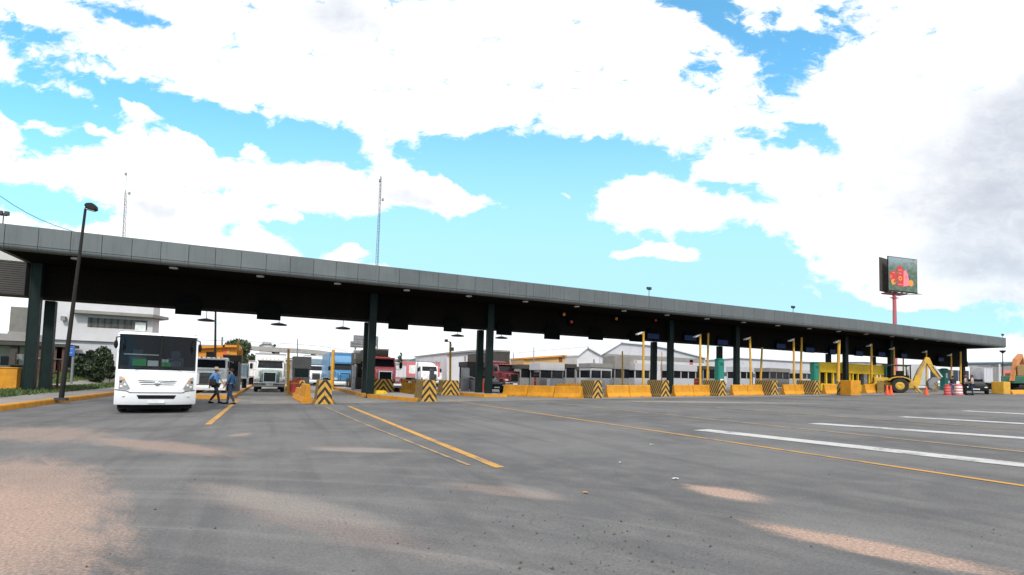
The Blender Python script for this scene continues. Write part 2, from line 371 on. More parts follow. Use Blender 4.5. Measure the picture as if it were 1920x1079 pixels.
def ground_mat():
    m = bpy.data.materials.new('asphalt'); m.use_nodes = True; T = NT(m.node_tree); b = T.n['Principled BSDF']
    p = T.node('ShaderNodeNewGeometry').outputs['Position']
    g = T.vmath('MULTIPLY', p, (1, 1, 0))
    big = T.noise(g, .22, 6, .6, .6); mid = T.noise(g, 1.3, 8, .65, .3); fine = T.noise(g, 34, 6, .75); grain = T.noise(g, 160, 3, .7)
    c = T.mix(T.ramp(big, .3, .7), (.084, .084, .088), (.148, .147, .148))
    c = T.mix(T.ramp(mid, .38, .72, 0, .6), c, (.16, .157, .152))
    # wheel-polished and dusty streaks, along the lanes in the plaza and sweeping round in front
    lane = T.noise(T.mapping(g, sca=(1.5, .07, 1)), 1.2, 6, .6, .2)
    c = T.mix(T.ramp(lane, .45, .70, 0, .45), c, (.064, .064, .068))
    ctr = T.vmath('SUBTRACT', g, (-5.5, -2.0, 0))
    rad = T.vmath('LENGTH', ctr, out=1)
    ang = T.math('ARCTAN2', T.node('ShaderNodeSeparateXYZ', {0: ctr}).outputs[1], T.node('ShaderNodeSeparateXYZ', {0: ctr}).outputs[0])
    arcv = T.node('ShaderNodeCombineXYZ', {0: T.math('MULTIPLY', rad, 1.9), 1: T.math('MULTIPLY', ang, 1.2), 2: 0.0}).outputs[0]
    arc = T.noise(arcv, 1.0, 7, .62, .25)
    near = T.ramp(rad, 9, 17, 1, 0)
    c = T.mix(T.math('MULTIPLY', T.ramp(arc, .48, .72), T.math('MULTIPLY', near, .6)), c, (.22, .21, .20))
    c = T.mix(T.math('MULTIPLY', T.ramp(arc, .5, .3), T.math('MULTIPLY', near, .32)), c, (.062, .062, .067))
    # sand spilled on the road: shapes of their own, feathered by noise
    def spill(pts, wd, amount, pale=False):
        nonlocal c
        a, e = gp(*pts[0]), gp(*pts[1]); mid_ = (a + e) / 2; L = (e - a).length / 2
        t = T.blob(g, (mid_.x, mid_.y), (L * 1.15, wd), math.atan2(e.y - a.y, e.x - a.x), .2, 1.0)
        lv = T.mapping(g, (mid_.x, mid_.y, 0), (0, 0, math.atan2(e.y - a.y, e.x - a.x)), (2.6, .8, 1), 'TEXTURE')
        nz = T.math('ADD', T.math('MULTIPLY', T.noise(lv, 3.0, 9, .7, .6), .75), T.math('MULTIPLY', T.noise(g, 30, 6, .8), .62))
        k = T.ramp(T.math('ADD', t, T.math('MULTIPLY', T.math('SUBTRACT', nz, .62), 2.6)), .15, 1.05, 0, amount)
        k = T.math('MULTIPLY', k, T.ramp(t, 0, .12))
        sand = T.mix(T.ramp(fine, .3, .7), (.28, .195, .155), (.42, .30, .24))
        c = T.mix(k, c, (.27, .255, .235) if pale else sand)
    spill([(1275, 908), (1460, 944)], .42, .95)
    spill([(1370, 975), (2000, 1100)], .36, .95)
    spill([(20, 850), (90, 1075)], 1.25, .6)
    spill([(-80, 900), (60, 1200)], 1.3, .70)
    spill([(150, 820), (480, 856)], .8, .50)
    spill([(0, 800), (170, 830)], 1.6, .42)
    spill([(560, 838), (780, 848)], .5, .30)
    spill([(350, 900), (900, 1060)], .6, .22)
    spill([(820, 905), (1100, 940)], .35, .30)
    spill([(430, 815), (470, 816)], .6, .45)
    spill([(1100, 752), (1560, 757)], 1.3, .7, True)
    spill([(1180, 745), (1400, 744)], .7, .6, True)
    spill([(330, 905), (820, 1000)], .5, .35, True)
    spill([(560, 842), (800, 846)], .45, .5, True)
    spill([(940, 905), (1060, 938)], .3, .3, True)
    # oily black drips in the lane of the white truck
    q = gp(512, 742); t = T.blob(g, (q.x, q.y), (.25, 3.5), R(4), .1, 1.0)
    c = T.mix(T.math('MULTIPLY', t, T.ramp(T.noise(g, 2.0, 5, .6), .35, .6, 0, .8)), c, (.015, .015, .016))
    # aggregate grain
    k = T.ramp(T.math('ADD', T.math('MULTIPLY', fine, .6), T.math('MULTIPLY', grain, .55)), .36, .78, .58, 1.45)
    c = T.mix(1.0, c, T.node('ShaderNodeCombineXYZ', {0: k, 1: k, 2: k}).outputs[0], 'MULTIPLY')
    # hairline cracks
    vor = T.node('ShaderNodeTexVoronoi', {'Vector': T.vmath('ADD', g, T.vmath('MULTIPLY', T.node('ShaderNodeTexNoise', {'Vector': g, 'Scale': .8}).outputs[1], (1.5, 1.5, 0))), 'Scale': .07}, feature='DISTANCE_TO_EDGE').outputs[0]
    c = T.mix(T.ramp(vor, .0, .0012, .25, 0), c, (.035, .035, .036))
    T.l.new(c, b.inputs['Base Color']); b.inputs['Roughness'].default_value = .88; b.inputs['Specular IOR Level'].default_value = .3
    T.l.new(T.node('ShaderNodeBump', {'Strength': .35, 'Distance': .02, 'Height': T.math('ADD', fine, T.math('MULTIPLY', grain, .6))}).outputs[0], b.inputs['Normal'])
    return m
M['asphalt'] = ground_mat()

def slab_mat(name, a, b_, joint=0.0, dust=0.0):
    m = bpy.data.materials.new(name); m.use_nodes = True; T = NT(m.node_tree); b = T.n['Principled BSDF']
    p = T.node('ShaderNodeNewGeometry').outputs['Position']; g = T.vmath('MULTIPLY', p, (1, 1, 0))
    c = T.mix(T.ramp(T.noise(g, .5, 8, .65, .4), .3, .7), a, b_)
    c = T.mix(T.ramp(T.noise(T.mapping(g, sca=(1.3, .1, 1)), 1.2, 6, .6, .2), .48, .75, 0, .45), c, tuple(x * .55 for x in a))
    if dust: c = T.mix(T.ramp(T.noise(g, 1.1, 8, .7), .45, .7, 0, dust), c, (.34, .26, .20))
    k = T.ramp(T.noise(g, 60, 5, .75), .3, .7, .85, 1.15)
    c = T.mix(1.0, c, T.node('ShaderNodeCombineXYZ', {0: k, 1: k, 2: k}).outputs[0], 'MULTIPLY')
    T.l.new(c, b.inputs['Base Color']); b.inputs['Roughness'].default_value = .9
    return m
M['apron'] = slab_mat('apron', (.17, .165, .16), (.25, .24, .23))
M['pavement'] = slab_mat('pavement', (.20, .19, .18), (.27, .255, .24), dust=.5)
M['dirt'] = slab_mat('dirt', (.20, .15, .11), (.30, .23, .16), dust=.4)
M['lawn'] = slab_mat('lawn', (.045, .085, .018), (.085, .13, .03))
M['hill'] = slab_mat('hill', (.035, .05, .055), (.06, .075, .075))
def line_mat(name, col, wear):
    m = bpy.data.materials.new(name); m.use_nodes = True; T = NT(m.node_tree); b = T.n['Principled BSDF']
    p = T.node('ShaderNodeNewGeometry').outputs['Position']
    n = T.math('ADD', T.math('MULTIPLY', T.noise(p, 1.6, 6, .7), .6), T.math('MULTIPLY', T.noise(p, 22, 6, .75), .45))
    T.l.new(T.mix(T.ramp(n, wear, wear + .16), col, (.13, .125, .12)), b.inputs['Base Color']); b.inputs['Roughness'].default_value = .8
    return m
M['line_yellow'] = line_mat('line_yellow', (.50, .26, .045), .505)
M['line_faded'] = line_mat('line_faded', (.36, .24, .10), .46)
M['line_white'] = line_mat('line_white', (.46, .46, .46), .505)
M['line_dusty'] = line_mat('line_dusty', (.30, .27, .20), .45)
# ================================================================ THE SETTING
def sheet(name, xs, ys, zf, m, kind='structure'):
    vs = [(x, y, zf(x, y)) for x in xs for y in ys]; n = len(ys)
    fs = [(i * n + j, (i + 1) * n + j, (i + 1) * n + j + 1, i * n + j + 1) for i in range(len(xs) - 1) for j in range(n - 1)]
    me = bpy.data.meshes.new(name); me.from_pydata(vs, [], fs); me.materials.append(m)
    o = bpy.data.objects.new(name, me); COL.objects.link(o); o['kind'] = kind
    for p in me.polygons: p.use_smooth = True
    return o
def lin(a, b, n): return [a + (b - a) * i / n for i in range(n + 1)]
sheet('ground', [-900, -300, -100, -40, -15] + lin(-8, 12, 20) + lin(14, 88, 37) + [120, 300, 900], [-60, -20, 0, 20, 40, 70, 120, 300, 1600], lambda x, y: gz(x), M['asphalt'])
sheet('concrete_apron', lin(-2.1, 75, 60), [28.6, 34, 45, 62, 85], lambda x, y: gz(x) + .004, M['apron'])
def strip(name, pts, w, m, dz):
    """a painted line along the lanes; pts are (x, y)"""
    vs, fs = [], []
    P = []
    for (a, b) in zip(pts, pts[1:]):
        for i in range(12): t = i / 12; P.append((a[0] + (b[0] - a[0]) * t, a[1] + (b[1] - a[1]) * t))
    P.append(pts[-1])
    for x, y in P: vs += [(x - w / 2, y, gz(x - w / 2) + dz), (x + w / 2, y, gz(x + w / 2) + dz)]
    for i in range(len(P) - 1): k = 2 * i; fs.append((k, k + 1, k + 3, k + 2))
    me = bpy.data.meshes.new(name); me.from_pydata(vs, [], fs); me.materials.append(m)
    o = bpy.data.objects.new(name, me); COL.objects.link(o); return structure(o)
strip('road_line', [(-1.6, 17.4), (-1.66, 34)], .17, M['line_yellow'], .008)
strip('road_line', [(3.47, 8.0), (3.35, 26)], .17, M['line_yellow'], .008)
strip('road_line', [(3.08, 8.4), (2.6, 17), (2.3, 26)], .075, M['line_faded'], .008)
strip('road_line', [(9.77, 1.5), (9.72, 31)], .13, M['line_yellow'], .008)
strip('road_line', [(14.24, 2), (14.2, 33)], .15, M['line_faded'], .008)
strip('road_line', [(20.6, 3), (19.3, 27)], .16, M['line_faded'], .008)
strip('road_line', [(26.4, 4), (25.3, 28)], .16, M['line_dusty'], .008)
strip('lane_arrow_bar', [(11.2, 11.5), (12.1, 4.6), (12.6, 1.0)], .60, M['line_white'], .008)
strip('lane_arrow_bar', [(16.25, 11.7), (17.5, 6.9), (18.6, 2.6)], .62, M['line_white'], .008)
strip('lane_arrow_bar', [(22.3, 12.4), (23.0, 9.1), (24.2, 4)], .62, M['line_white'], .008)
strip('lane_arrow_bar', [(29.2, 13.6), (29.2, 11.4), (29.2, 5)], .62, M['line_white'], .008)

# the verge on the left with its kerb, pavement, grass strip and path
def sm(t): t = max(0, min(1, t)); return t * t * (3 - 2 * t)
def vz(x, y): return .19 + .95 * sm((y - 44) / 16) * sm((-12.5 - x) / 4) + .08 * sm((-9 - x) / 3)
ysv = lin(14, 110, 48)
sheet('pavement', lin(-10.5, -8.62, 3), ysv, vz, M['pavement'])
sheet('grass_strip', lin(-12.4, -10.5, 3), ysv, vz, M['lawn'])
sheet('footpath', lin(-14.3, -12.4, 4), ysv, vz, M['pavement'])
sheet('lawn', [-90, -60, -40] + lin(-30, -14.3, 8), ysv, vz, M['lawn'])
kb = MB()
for a, b in zip(ysv, ysv[1:]):
    z = vz(-8.6, (a + b) / 2)
    kb.prism([(-8.62, -.05), (-8.36, -.05), (-8.40, z - .03), (-8.44, z + .012), (-8.62, z + .012)], 'y', a + .008, b - .008)
kb.build('kerb', M['yellow']); structure(bpy.data.objects['kerb'])
def grass(name, xs, ys, n, h, label):
    vs, fs = [], []
    for _ in range(n):
        x = random.uniform(*xs); y = random.uniform(*ys); z = vz(x, y)
        if math.sin(x * 2.1 + y * .6) + math.sin(y * .37) < random.uniform(-1.9, .8) - .3: continue
        a = random.uniform(0, 6.3); w = random.uniform(.02, .05); hh = h * random.uniform(.5, 1.5); lx, ly = random.gauss(0, .06), random.gauss(0, .06)
        k = len(vs); vs += [(x - w * math.cos(a), y - w * math.sin(a), z), (x + w * math.cos(a), y + w * math.sin(a), z), (x + lx, y + ly, z + hh)]; fs.append((k, k + 1, k + 2))
    me = bpy.data.meshes.new(name); me.from_pydata(vs, [], fs); me.materials.append(M['grass_blade'])
    o = bpy.data.objects.new(name, me); COL.objects.link(o); tag(o, label, 'grass', kind='stuff')
grass('verge_grass', (-12.6, -10.3), (22, 60), 16000, .13, 'rough green grass growing in the strip behind the lamp post')
grass('lawn_grass', (-30, -14.2), (36, 72), 24000, .16, 'bright green lawn in front of the white office building')

# loose dirt clods and grit on the road in front
vs, fs = [], []
for _ in range(230):
    if random.random() < .55: q = gp(random.gauss(1120, 160), random.uniform(960, 1075))
    else: q = gp(random.uniform(150, 1900), random.uniform(880, 1075))
    s = random.choice([.005, .006, .008, .010, .014]) * random.uniform(.7, 1.3); z = gz(q.x); k = len(vs)
    for dx, dy, dz in ((1, 0, .2), (0, 1, .1), (-1, 0, .3), (0, -1, .2), (.1, .1, 1.1), (0, 0, -.2)):
        vs.append((q.x + s * dx * random.uniform(.6, 1.2), q.y + s * dy * random.uniform(.6, 1.2), z + s * dz))
    for a, b in ((0, 1), (1, 2), (2, 3), (3, 0)): fs += [(k + a, k + b, k + 4), (k + b, k + a, k + 5)]
me = bpy.data.meshes.new('road_grit'); me.from_pydata(vs, [], fs); me.materials.append(mat('clod', (.07, .055, .045), .95))
o = bpy.data.objects.new('road_grit', me); COL.objects.link(o); tag(o, 'dark clods of dirt and grit scattered over the asphalt', 'grit', kind='stuff')
def litter(px, py, s, m, label, name='paper_scrap'):
    q = gp(px, py); b = MB(); n = 7; random.seed(px)
    ring = [(s * random.uniform(.6, 1.2) * math.cos(6.283 * i / n), s * .8 * random.uniform(.6, 1.2) * math.sin(6.283 * i / n), random.uniform(.002, .5 * s)) for i in range(n)]
    b.add([(0, 0, .3 * s)] + ring, [(0, i + 1, (i + 1) % n + 1) for i in range(n)])
    o = b.build(name, M[m]); o.location = (q.x, q.y, gz(q.x) + .006); tag(o, label, 'litter', 'litter on the road')
litter(1222, 835, .055, 'white_card', 'crumpled white paper scrap lying farthest out on the asphalt')
litter(1164, 869, .045, 'white_card', 'small white paper scrap lying left of the far scrap')
litter(1098, 926, .05, 'orange', 'small orange scrap lying near the end of the dusty patch', 'plastic_scrap')
litter(1266, 900, .05, 'white_card', 'white flattened scrap at the tip of the smaller sand spill')
random.seed(11)

# distant wooded hills
def ridge(name, pts, Y, depth, m):
    vs, fs = [], []; n = len(pts)
    tops = [pt(px, py, Y) for px, py in pts]
    rows = 9
    for j in range(rows):
        t = j / (rows - 1); k = math.sin(math.pi * t) ** .7
        for i, p_ in enumerate(tops):
            vs.append((p_.x, Y + depth * (t - .5), -3 + (p_.z + 3) * k * (1 + .06 * math.sin(i * 2.7 + j * 1.9))))
    for j in range(rows - 1):
        for i in range(n - 1): fs.append((j * n + i, j * n + i + 1, (j + 1) * n + i + 1, (j + 1) * n + i))
    me = bpy.data.meshes.new(name); me.from_pydata(vs, [], fs); me.materials.append(m)
    o = bpy.data.objects.new(name, me); COL.objects.link(o); structure(o)
    for p in me.polygons: p.use_smooth = True
ridge('hills', [(-700, 690), (-100, 690), (300, 680), (420, 678), (520, 672), (600, 671), (700, 676), (745, 676), (770, 672), (800, 673), (830, 671), (860, 674), (900, 680), (940, 676), (980, 678), (1040, 681), (1200, 690), (1500, 705), (1900, 715), (2200, 720)], 620, 300, M['hill'])

# ================================================================ THE TOLL CANOPY
YF, XL, XR = 31.6, -11.95, 77.0
ZT, ZB = 8.12, 6.97
def droop(x): return -.008 * max(0, x - 50)
canopy = thing('toll_canopy', 'long flat grey metal canopy spanning every toll lane', 'canopy', (0, 35, 0))
OFF = Vector((0, 35, 0))
def cpart(mb, name, mats, **k):
    mb.v = [(x, y - 35, z) for x, y, z in mb.v]; return mb.build(name, mats, canopy, **k)
b = MB()
x0, w = -11.555, 1.2192
joints = [XL] + [x0 + i * w for i in range(23)] + [15.81 + i * w for i in range(0, 51)]
joints = [x for x in joints if x < XR - .25] + [XR]
random.seed(3)
for a, c in zip(joints, joints[1:]):
    g = .008; d = (droop(a) + droop(c)) / 2; o_ = random.uniform(-.006, .006)
    b.prism([(YF + o_, ZT + d), (YF + o_, 7.20 + d), (YF + .36, 7.20 + d), (YF + .36, ZT + d)], 'x', a + g, c - g, 0)
    b.prism([(YF + .004, 7.185 + d), (YF + .012, 7.10 + d), (YF + .06, 7.02 + d), (YF + .16, ZB + d), (YF + .36, ZB + d), (YF + .36, 7.185 + d)], 'x', a + g, c - g, 0)
cpart(b, 'fascia', M['fascia'], bevel=.006, seg=1)
b = MB()
for a, c in zip(lin(XL + .02, XR - .02, 24), lin(XL + .02, XR - .02, 24)[1:]):
    d = droop((a + c) / 2); b.box(a, c, YF + .05, YF + .345, 7.0 + d, ZT - .03 + d)
b.box(XL + .03, XR - .03, YF + .365, 41, 7.55, 7.75)
cpart(b, 'roof_deck', M['fascia_seam'])
b = MB()          # end and rear fascias
b.box(XR - .25, XR - .002, YF + .365, 41.0, ZB - .2, ZT - .23); b.box(XL + .002, XL + .25, YF + .365, 41.0, ZB, ZT)
b.box(XL + .26, XR - .26, 40.75, 41.0, ZB - .1, ZT - .15)
cpart(b, 'end_fascia', M['fascia'])
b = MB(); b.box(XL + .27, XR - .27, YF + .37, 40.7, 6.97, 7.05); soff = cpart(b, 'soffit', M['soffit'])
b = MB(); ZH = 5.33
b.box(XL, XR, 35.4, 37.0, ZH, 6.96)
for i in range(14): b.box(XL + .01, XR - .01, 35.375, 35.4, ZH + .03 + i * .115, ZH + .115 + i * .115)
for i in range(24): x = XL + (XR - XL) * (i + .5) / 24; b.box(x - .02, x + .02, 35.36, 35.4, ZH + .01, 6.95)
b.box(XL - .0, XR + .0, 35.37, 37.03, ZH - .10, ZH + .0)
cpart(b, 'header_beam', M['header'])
b = MB(); xa, xb = pt(1762, 680, 35.3).x, XR - .05
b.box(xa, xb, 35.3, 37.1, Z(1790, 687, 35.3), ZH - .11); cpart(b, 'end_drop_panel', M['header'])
b = MB()
b.box(-24, XL - .02, 35.45, 36.9, ZH - .06, 7.02)
for i in range(15): b.box(-24, XL - .03, 35.42, 35.45, ZH + i * .115, ZH + .085 + i * .115)
cpart(b, 'side_header', M['header_left'])
b = MB(); b.box(-24, XL - .02, 35.4, 36.95, 7.02, 7.9); cpart(b, 'side_parapet', M['offwhite'])
# paired columns on the toll islands
def col(x, y, z0, z1, yellow=False):
    b = MB(); b.box(x - .22, x + .22, y - .17, y + .17, z0, z1); b.box(x - .235, x - .17, y - .185, y + .185, z0, z1 - .01); b.box(x + .17, x + .235, y - .185, y + .185, z0, z1 - .01)
    b.box(x - .32, x + .32, y - .28, y + .28, z0, z0 + .05)
    cpart(b, 'column', M['green_steel'], bevel=.012)
for px in (60, 697, 918, 1257, 1381, 1585, 1669): 
    x = X(px, 35.15, 650); col(x, 35.15, gz(x), 6.96)
for px in (90, 688, 900, 1226, 1349, 1553, 1637): 
    x = X(px, 37.2, 650); col(x, 37.2, gz(x), ZH - .105)
x = 76.4; col(x, 35.6, gz(x), ZH - .2)
# recessed lamps along the soffit
for i in range(21):
    x = -9.1 + 4.12 * i
    b = MB(); b.lathe([(.02, 0), (.20, 0), (.20, .05), (.02, .06)], (x, 32.4, 6.905), 14); cpart(b, 'downlight', M['lamp_glass'])
# pendant lamps from the rear eave (things of their own)
pl = None
for i, (px, py) in enumerate([(387, 601), (523, 609), (643, 616), (858, 630), (940, 634)]):
    q = pt(px, py, 40.2)
    lab = ['flat dish lamp hanging nearest the left building', 'flat dish lamp hanging above the white truck lane', 'flat dish lamp hanging left of the paired green columns by the red truck',
           'flat dish lamp hanging above the yellow floodlight pole', 'flat dish lamp hanging right of the second column pair'][i]
    if pl is None:
        pl = thing('pendant_lamp', lab, 'lamp', (q.x, q.y, q.z), 0, 'dish lamps hung under the rear eave')
        b = MB(); b.tube((0, 0, .05), (0, 0, 6.97 - q.z), .022, n=8); b.build('rod', M['dark_metal'], pl)
        b = MB(); b.lathe([(.05, .14), (.16, .12), (.52, .03), (.54, -.03), (.48, -.06), (.02, -.05)], n=18); b.build('dish', M['dark_metal'], pl, smooth=True)
    else: copy_tree(pl, (q.x, q.y, q.z), lab)
# lane signs hung on the header
def lane_sign(name, label, x, w_, z0, z1, m, group):
    t = thing(name, label, 'lane sign', (x, 35.2, z0), 0, group); h = z1 - z0
    b = MB(); b.box(-w_ / 2, w_ / 2, -.08, .10, 0, h); b.build('cabinet', M['sign_black'], t, bevel=.01)
    b = MB(); b.box(-w_ / 2 + .06, w_ / 2 - .06, -.093, -.082, .06, h - .06); b.build('face', M[m], t)
    b = MB(); b.box(-w_ * .35, w_ * .35, .0, .06, h, h + .35); b.build('bracket', M['sign_black'], t)
LS = ['above the white bus roof', 'above the white truck lane', 'right of the red truck column pair', 'above the yellow floodlight pole by the white wall', 'just right of the second column pair',
      'above the tan building', 'above the first white gable', 'left of the first tall yellow pole']
for (xa, xb, yb), d in zip([(328, 377, 590.5), (481, 526, 600), (728, 765, 618), (832, 865, 622.5), (931, 959, 628.5), (1021, 1049, 636.5), (1104, 1130, 637.5), (1181, 1205, 641)], LS):
    a, c = pt(xa, yb, 35.2), pt(xb, yb, 35.2); lane_sign('lane_sign', 'dark unlit lane sign hanging ' + d, (a.x + c.x) / 2, c.x - a.x, (a.z + c.z) / 2, 5.55, 'sign_black', 'dark lane signs under the header')
BS = [(1213, 1237, 637), (1283, 1307, 640), (1345, 1366, 648), (1456, 1474, 655), (1511, 1528, 661.5), (1556, 1568, 665), (1605, 1619, 668), (1647, 1661, 669.5), (1690, 1702, 672), (1760, 1770, 679)]
BL_ = ['straight right of the first tall yellow pole', 'between the third and fourth column pairs', 'in front of the column beside the green cabin', 'between two yellow poles left of the yellow shelter', 'above the left end of the yellow shelter',
       'left of the thick yellow pole', 'over the middle of the yellow shelter', 'over the right end of the yellow shelter', 'above the backhoe', 'above the last green cabin']
for (xa, xb, yb), d in zip(BS, BL_):
    a, c = pt(xa, yb, 35.1), pt(xb, yb, 35.1); lane_sign('lane_sign', 'dark blue lane sign hanging ' + d, (a.x + c.x) / 2, c.x - a.x, (a.z + c.z) / 2, (a.z + c.z) / 2 + .55, 'blue_sign', 'blue lane signs under the header')
# old signal heads on the header
for px, py, m, lab in [(1057, 590, 'amber', 'dim amber signal lamp box on the header above the long yellow barrier'), (1155, 598, 'orange', 'dim orange signal box on the header above the white gables'), (1229, 601, 'red', 'dim red signal box on the header above a blue sign'), (1071, 604, 'red', 'dim red signal box just below the amber one')]:
    q = pt(px, py, 35.25); t = thing('lane_signal', lab, 'signal', tuple(q), 0, 'signal boxes on the header')
    b = MB(); b.box(-.28, .28, -.05, .12, -.28, .28); b.build('housing', M['sign_black'], t, bevel=.01)
    b = MB(); b.tube((0, -.05, 0), (0, -.08, 0), .13, .12, 16); b.build('lens', M[m], t)
# small things on the roof
for px, py, hh, lab in [(1217, 541, .9, 'small twin floodlight standing on the roof edge near the middle'), (1487, 576, .7, 'tiny floodlight on the roof left of the billboard'), (1880, 628, .8, 'small floodlight at the right end of the roof'), (7, 400, 1.5, 'twin beacon lamp at the left end of the roof')]:
    Yr = 33.0; q = pt(px, py, Yr)
    t = thing('roof_floodlight', lab, 'floodlight', (q.x, q.y, 7.75), 0, 'floodlights on the canopy roof'); h = q.z - 7.75
    b = MB(); b.tube((0, 0, 0), (0, 0, h), .025); b.tube((-.14, 0, h - .12), (.14, 0, h - .12), .02); b.build('stem', M['dark_metal'], t)
    for s in (-.12, .12):
        b = MB(); b.box(s - .09, s + .09, -.07, .07, h - .10, h + .10); b.build('lamp_head', M['dark_metal'], t, bevel=.02)

# ================================================================ TOLL ISLANDS AND BARRIERS
def island(label, poly, y_yellow):
    """kerbed concrete island; poly in (x, y), nose first"""
    x0 = sum(p[0] for p in poly) / len(poly); z0 = gz(x0); h = .20
    t = thing('toll_island', label, 'traffic island', (x0, poly[0][1], z0), 0, 'kerbed islands between the lanes')
    P = [(x - x0, y - poly[0][1]) for x, y in poly]
    cx = sum(p[0] for p in P) / len(P); cy = sum(p[1] for p in P) / len(P)
    b = MB(); n = len(P); k = .14
    def inset(p): dx, dy = cx - p[0], cy - p[1]; L = math.hypot(dx, dy); return (p[0] + (k if dx > 0 else -k), p[1] + (k if dy > 0 else -k))
    I = [inset(p) for p in P]
    for i in range(n):
        j = (i + 1) % n
        vs = [(P[i][0], P[i][1], -.3), (P[j][0], P[j][1], -.3), (P[j][0], P[j][1], h), (P[i][0], P[i][1], h), (I[i][0], I[i][1], h + .01), (I[j][0], I[j][1], h + .01)]
        b.add(vs, [(0, 1, 2, 3), (3, 2, 5, 4)])
    b.build('kerb', M['yellow'], t)
    b = MB(); b.add([(x, y, h + .006) for x, y in I], [list(range(n))]); b.build('paving', M['concrete'], t)
island('yellow kerbed island beside the two walking men', [(-3.55, 34.2), (-2.2, 34.2), (-1.95, 35), (-1.95, 72), (-4.1, 72), (-4.1, 35)], 0)
island('island behind the tall chevron block nearest the white truck', [(1.75, 28.9), (3.0, 28.9), (3.1, 30), (3.1, 66), (1.3, 66), (1.3, 34)], 0)
island('wide island carrying the green columns beside the red truck', [(7.35, 28.9), (8.55, 28.9), (8.8, 34), (8.8, 66), (5.5, 66), (5.5, 35.5)], 0)
island('island under the second pair of green columns', [(13.2, 33.5), (14.9, 33.5), (15.2, 36), (15.2, 66), (12.6, 66), (12.6, 36)], 0)

def chevron_block(label, x, y, w=.86, h=1.22, L=1.7, z=None, flip=False, rz=0.0, front='chev_up', top=None):
    t = thing('chevron_block', label, 'barrier block', (x, y, (gz(x) if z is None else z)), rz, 'striped concrete blocks at the lane entrances')
    f = .055; prof = [(-w / 2, 0), (w / 2, 0), (w / 2, .10), (w / 2 - .07, .24), (w / 2 - .15, h - .04), (w / 2 - .19, h), (-w / 2 + .19, h), (-w / 2 + .15, h - .04), (-w / 2 + .07, .24), (-w / 2, .10)]
    b = MB(); b.prism(prof, 'y', .012, L)
    b.build('block', M['chev_side' if not flip else 'chev_back'], t, bevel=.02)
    b = MB(); pr2 = [(px_ * .985, max(.012, pz * .992)) for px_, pz in prof]
    b.prism(pr2, 'y', -.012, .011); b.build('nose_plate', M[front], t)
    b = MB(); b.box(-w / 2 - .05, w / 2 + .05, -.05, L + .06, -.12, .045); b.build('base_plinth', M['dark_concrete'], t)
    return t
def jersey(label, p0, p1, h=.86, m='yellow', z=None):
    """one length of concrete safety barrier from p0 to p1 (x, y)"""
    dx, dy = p1[0] - p0[0], p1[1] - p0[1]; L = math.hypot(dx, dy)
    zc = z if z is not None else (gz(p0[0]) + gz(p1[0])) / 2
    t = thing('safety_barrier', label, 'barrier', (p0[0], p0[1], (gz(p0[0]) if z is None else z)), 0, 'yellow concrete safety barriers')
    sl = 0 if z is not None else (gz(p1[0]) - gz(p0[0])) / L
    a = math.atan2(dy, dx); rot = Matrix.Rotation(a, 4, 'Z') @ Matrix.Rotation(-math.atan(sl), 4, 'Y')
    pf = [(-.29, -.05), (.29, -.05), (.29, .08), (.15, .33), (.09, h - .03), (.06, h), (-.06, h), (-.09, h - .03), (-.15, .33), (-.29, .08)]
    b = MB(); b.prism(pf, 'x', .015, L - .015, 0, rot); b.build('barrier_body', M[m], t, bevel=.015)
    b = MB(); n = max(1, int(L // 1.2))
    for i in range(n):
        x = L * (i + .5) / n; b.box(x - .14, x + .14, -.30, .30, -.04, .05, 0, rot)
    b.build('drain_slot', M['dark_concrete'], t)
    b = MB()
    for x in (.32, L - .32): b.tube(rot @ Vector((x, 0, h - .02)), rot @ Vector((x, 0, h + .05)), .02, n=6)
    b.build('lifting_eye', M['rust'], t)
    return t
chevron_block('tall chevron block on the island nose between the white truck and the blue truck', 2.38, 27.2)
chevron_block('tall chevron block in front of the wide column island, left side khaki', 7.92, 28.3, w=.98)
chevron_block('low chevron block standing directly in front of the red truck', X(719, 39.5), 39.5, w=1.75, h=.98, L=.9, z=.36)
chevron_block('chevron block left of the second column pair with a yellow barrier behind', X(846, 36.5), 36.5, w=1.45, h=1.12, L=1.2)
for (px, yy), lab in zip([(1113, 29.3), (1240, 30.1), (1347, 29.9), (1445, 30.2), (1524, 30.1)], ['at the right end of the long yellow barrier', 'left of the second green cabin pole row, between two yellow barriers', 'below the first green cabin', 'left of the plain yellow pole before the shelter', 'below the second green cabin, last of its row']):
    chevron_block('striped block ' + lab, X(px + 8, yy, 740), yy)
jersey('first piece of the long yellow barrier, by the dark red truck', (15.75, 35.9), (16.75, 33.9), .80)
jersey('middle piece of the long yellow barrier', (16.78, 33.85), (17.78, 31.85), .80)
jersey('last piece of the long yellow barrier, touching the striped block', (17.8, 31.8), (18.75, 29.9), .80)
def row(px0, px1, y0, y1, n, lab):
    a, c = X(px0, y0, 740), X(px1, y1, 740)
    names = ['left', 'right'] if n == 2 else ['left', 'middle', 'right'] if n == 3 else ['single']
    for i in range(n):
        jersey(f'{names[i]} yellow barrier {lab}', (a + (c - a) * i / n, y0 + (y1 - y0) * i / n), (a + (c - a) * (i + 1) / n, y0 + (y1 - y0) * (i + 1) / n))
row(1136, 1218, 31.0, 30.9, 2, 'closing the lane at the first tall yellow pole')
row(1262, 1332, 31.2, 31.0, 2, 'closing the lane left of the first green cabin')
row(1371, 1428, 31.3, 31.1, 2, 'closing the lane right of the first green cabin')
row(1467, 1510, 31.4, 31.2, 2, 'closing the lane left of the second green cabin')
row(1544, 1580, 31.6, 31.4, 1, 'beneath the left end of the yellow shelter')
row(1620, 1642, 32.0, 32.0, 1, 'beneath the grey column of the yellow shelter')
row(1042, 1090, 38.0, 37.6, 2, 'standing behind the long front barrier')
row(748, 790, 42, 42, 2, 'right of the red truck')
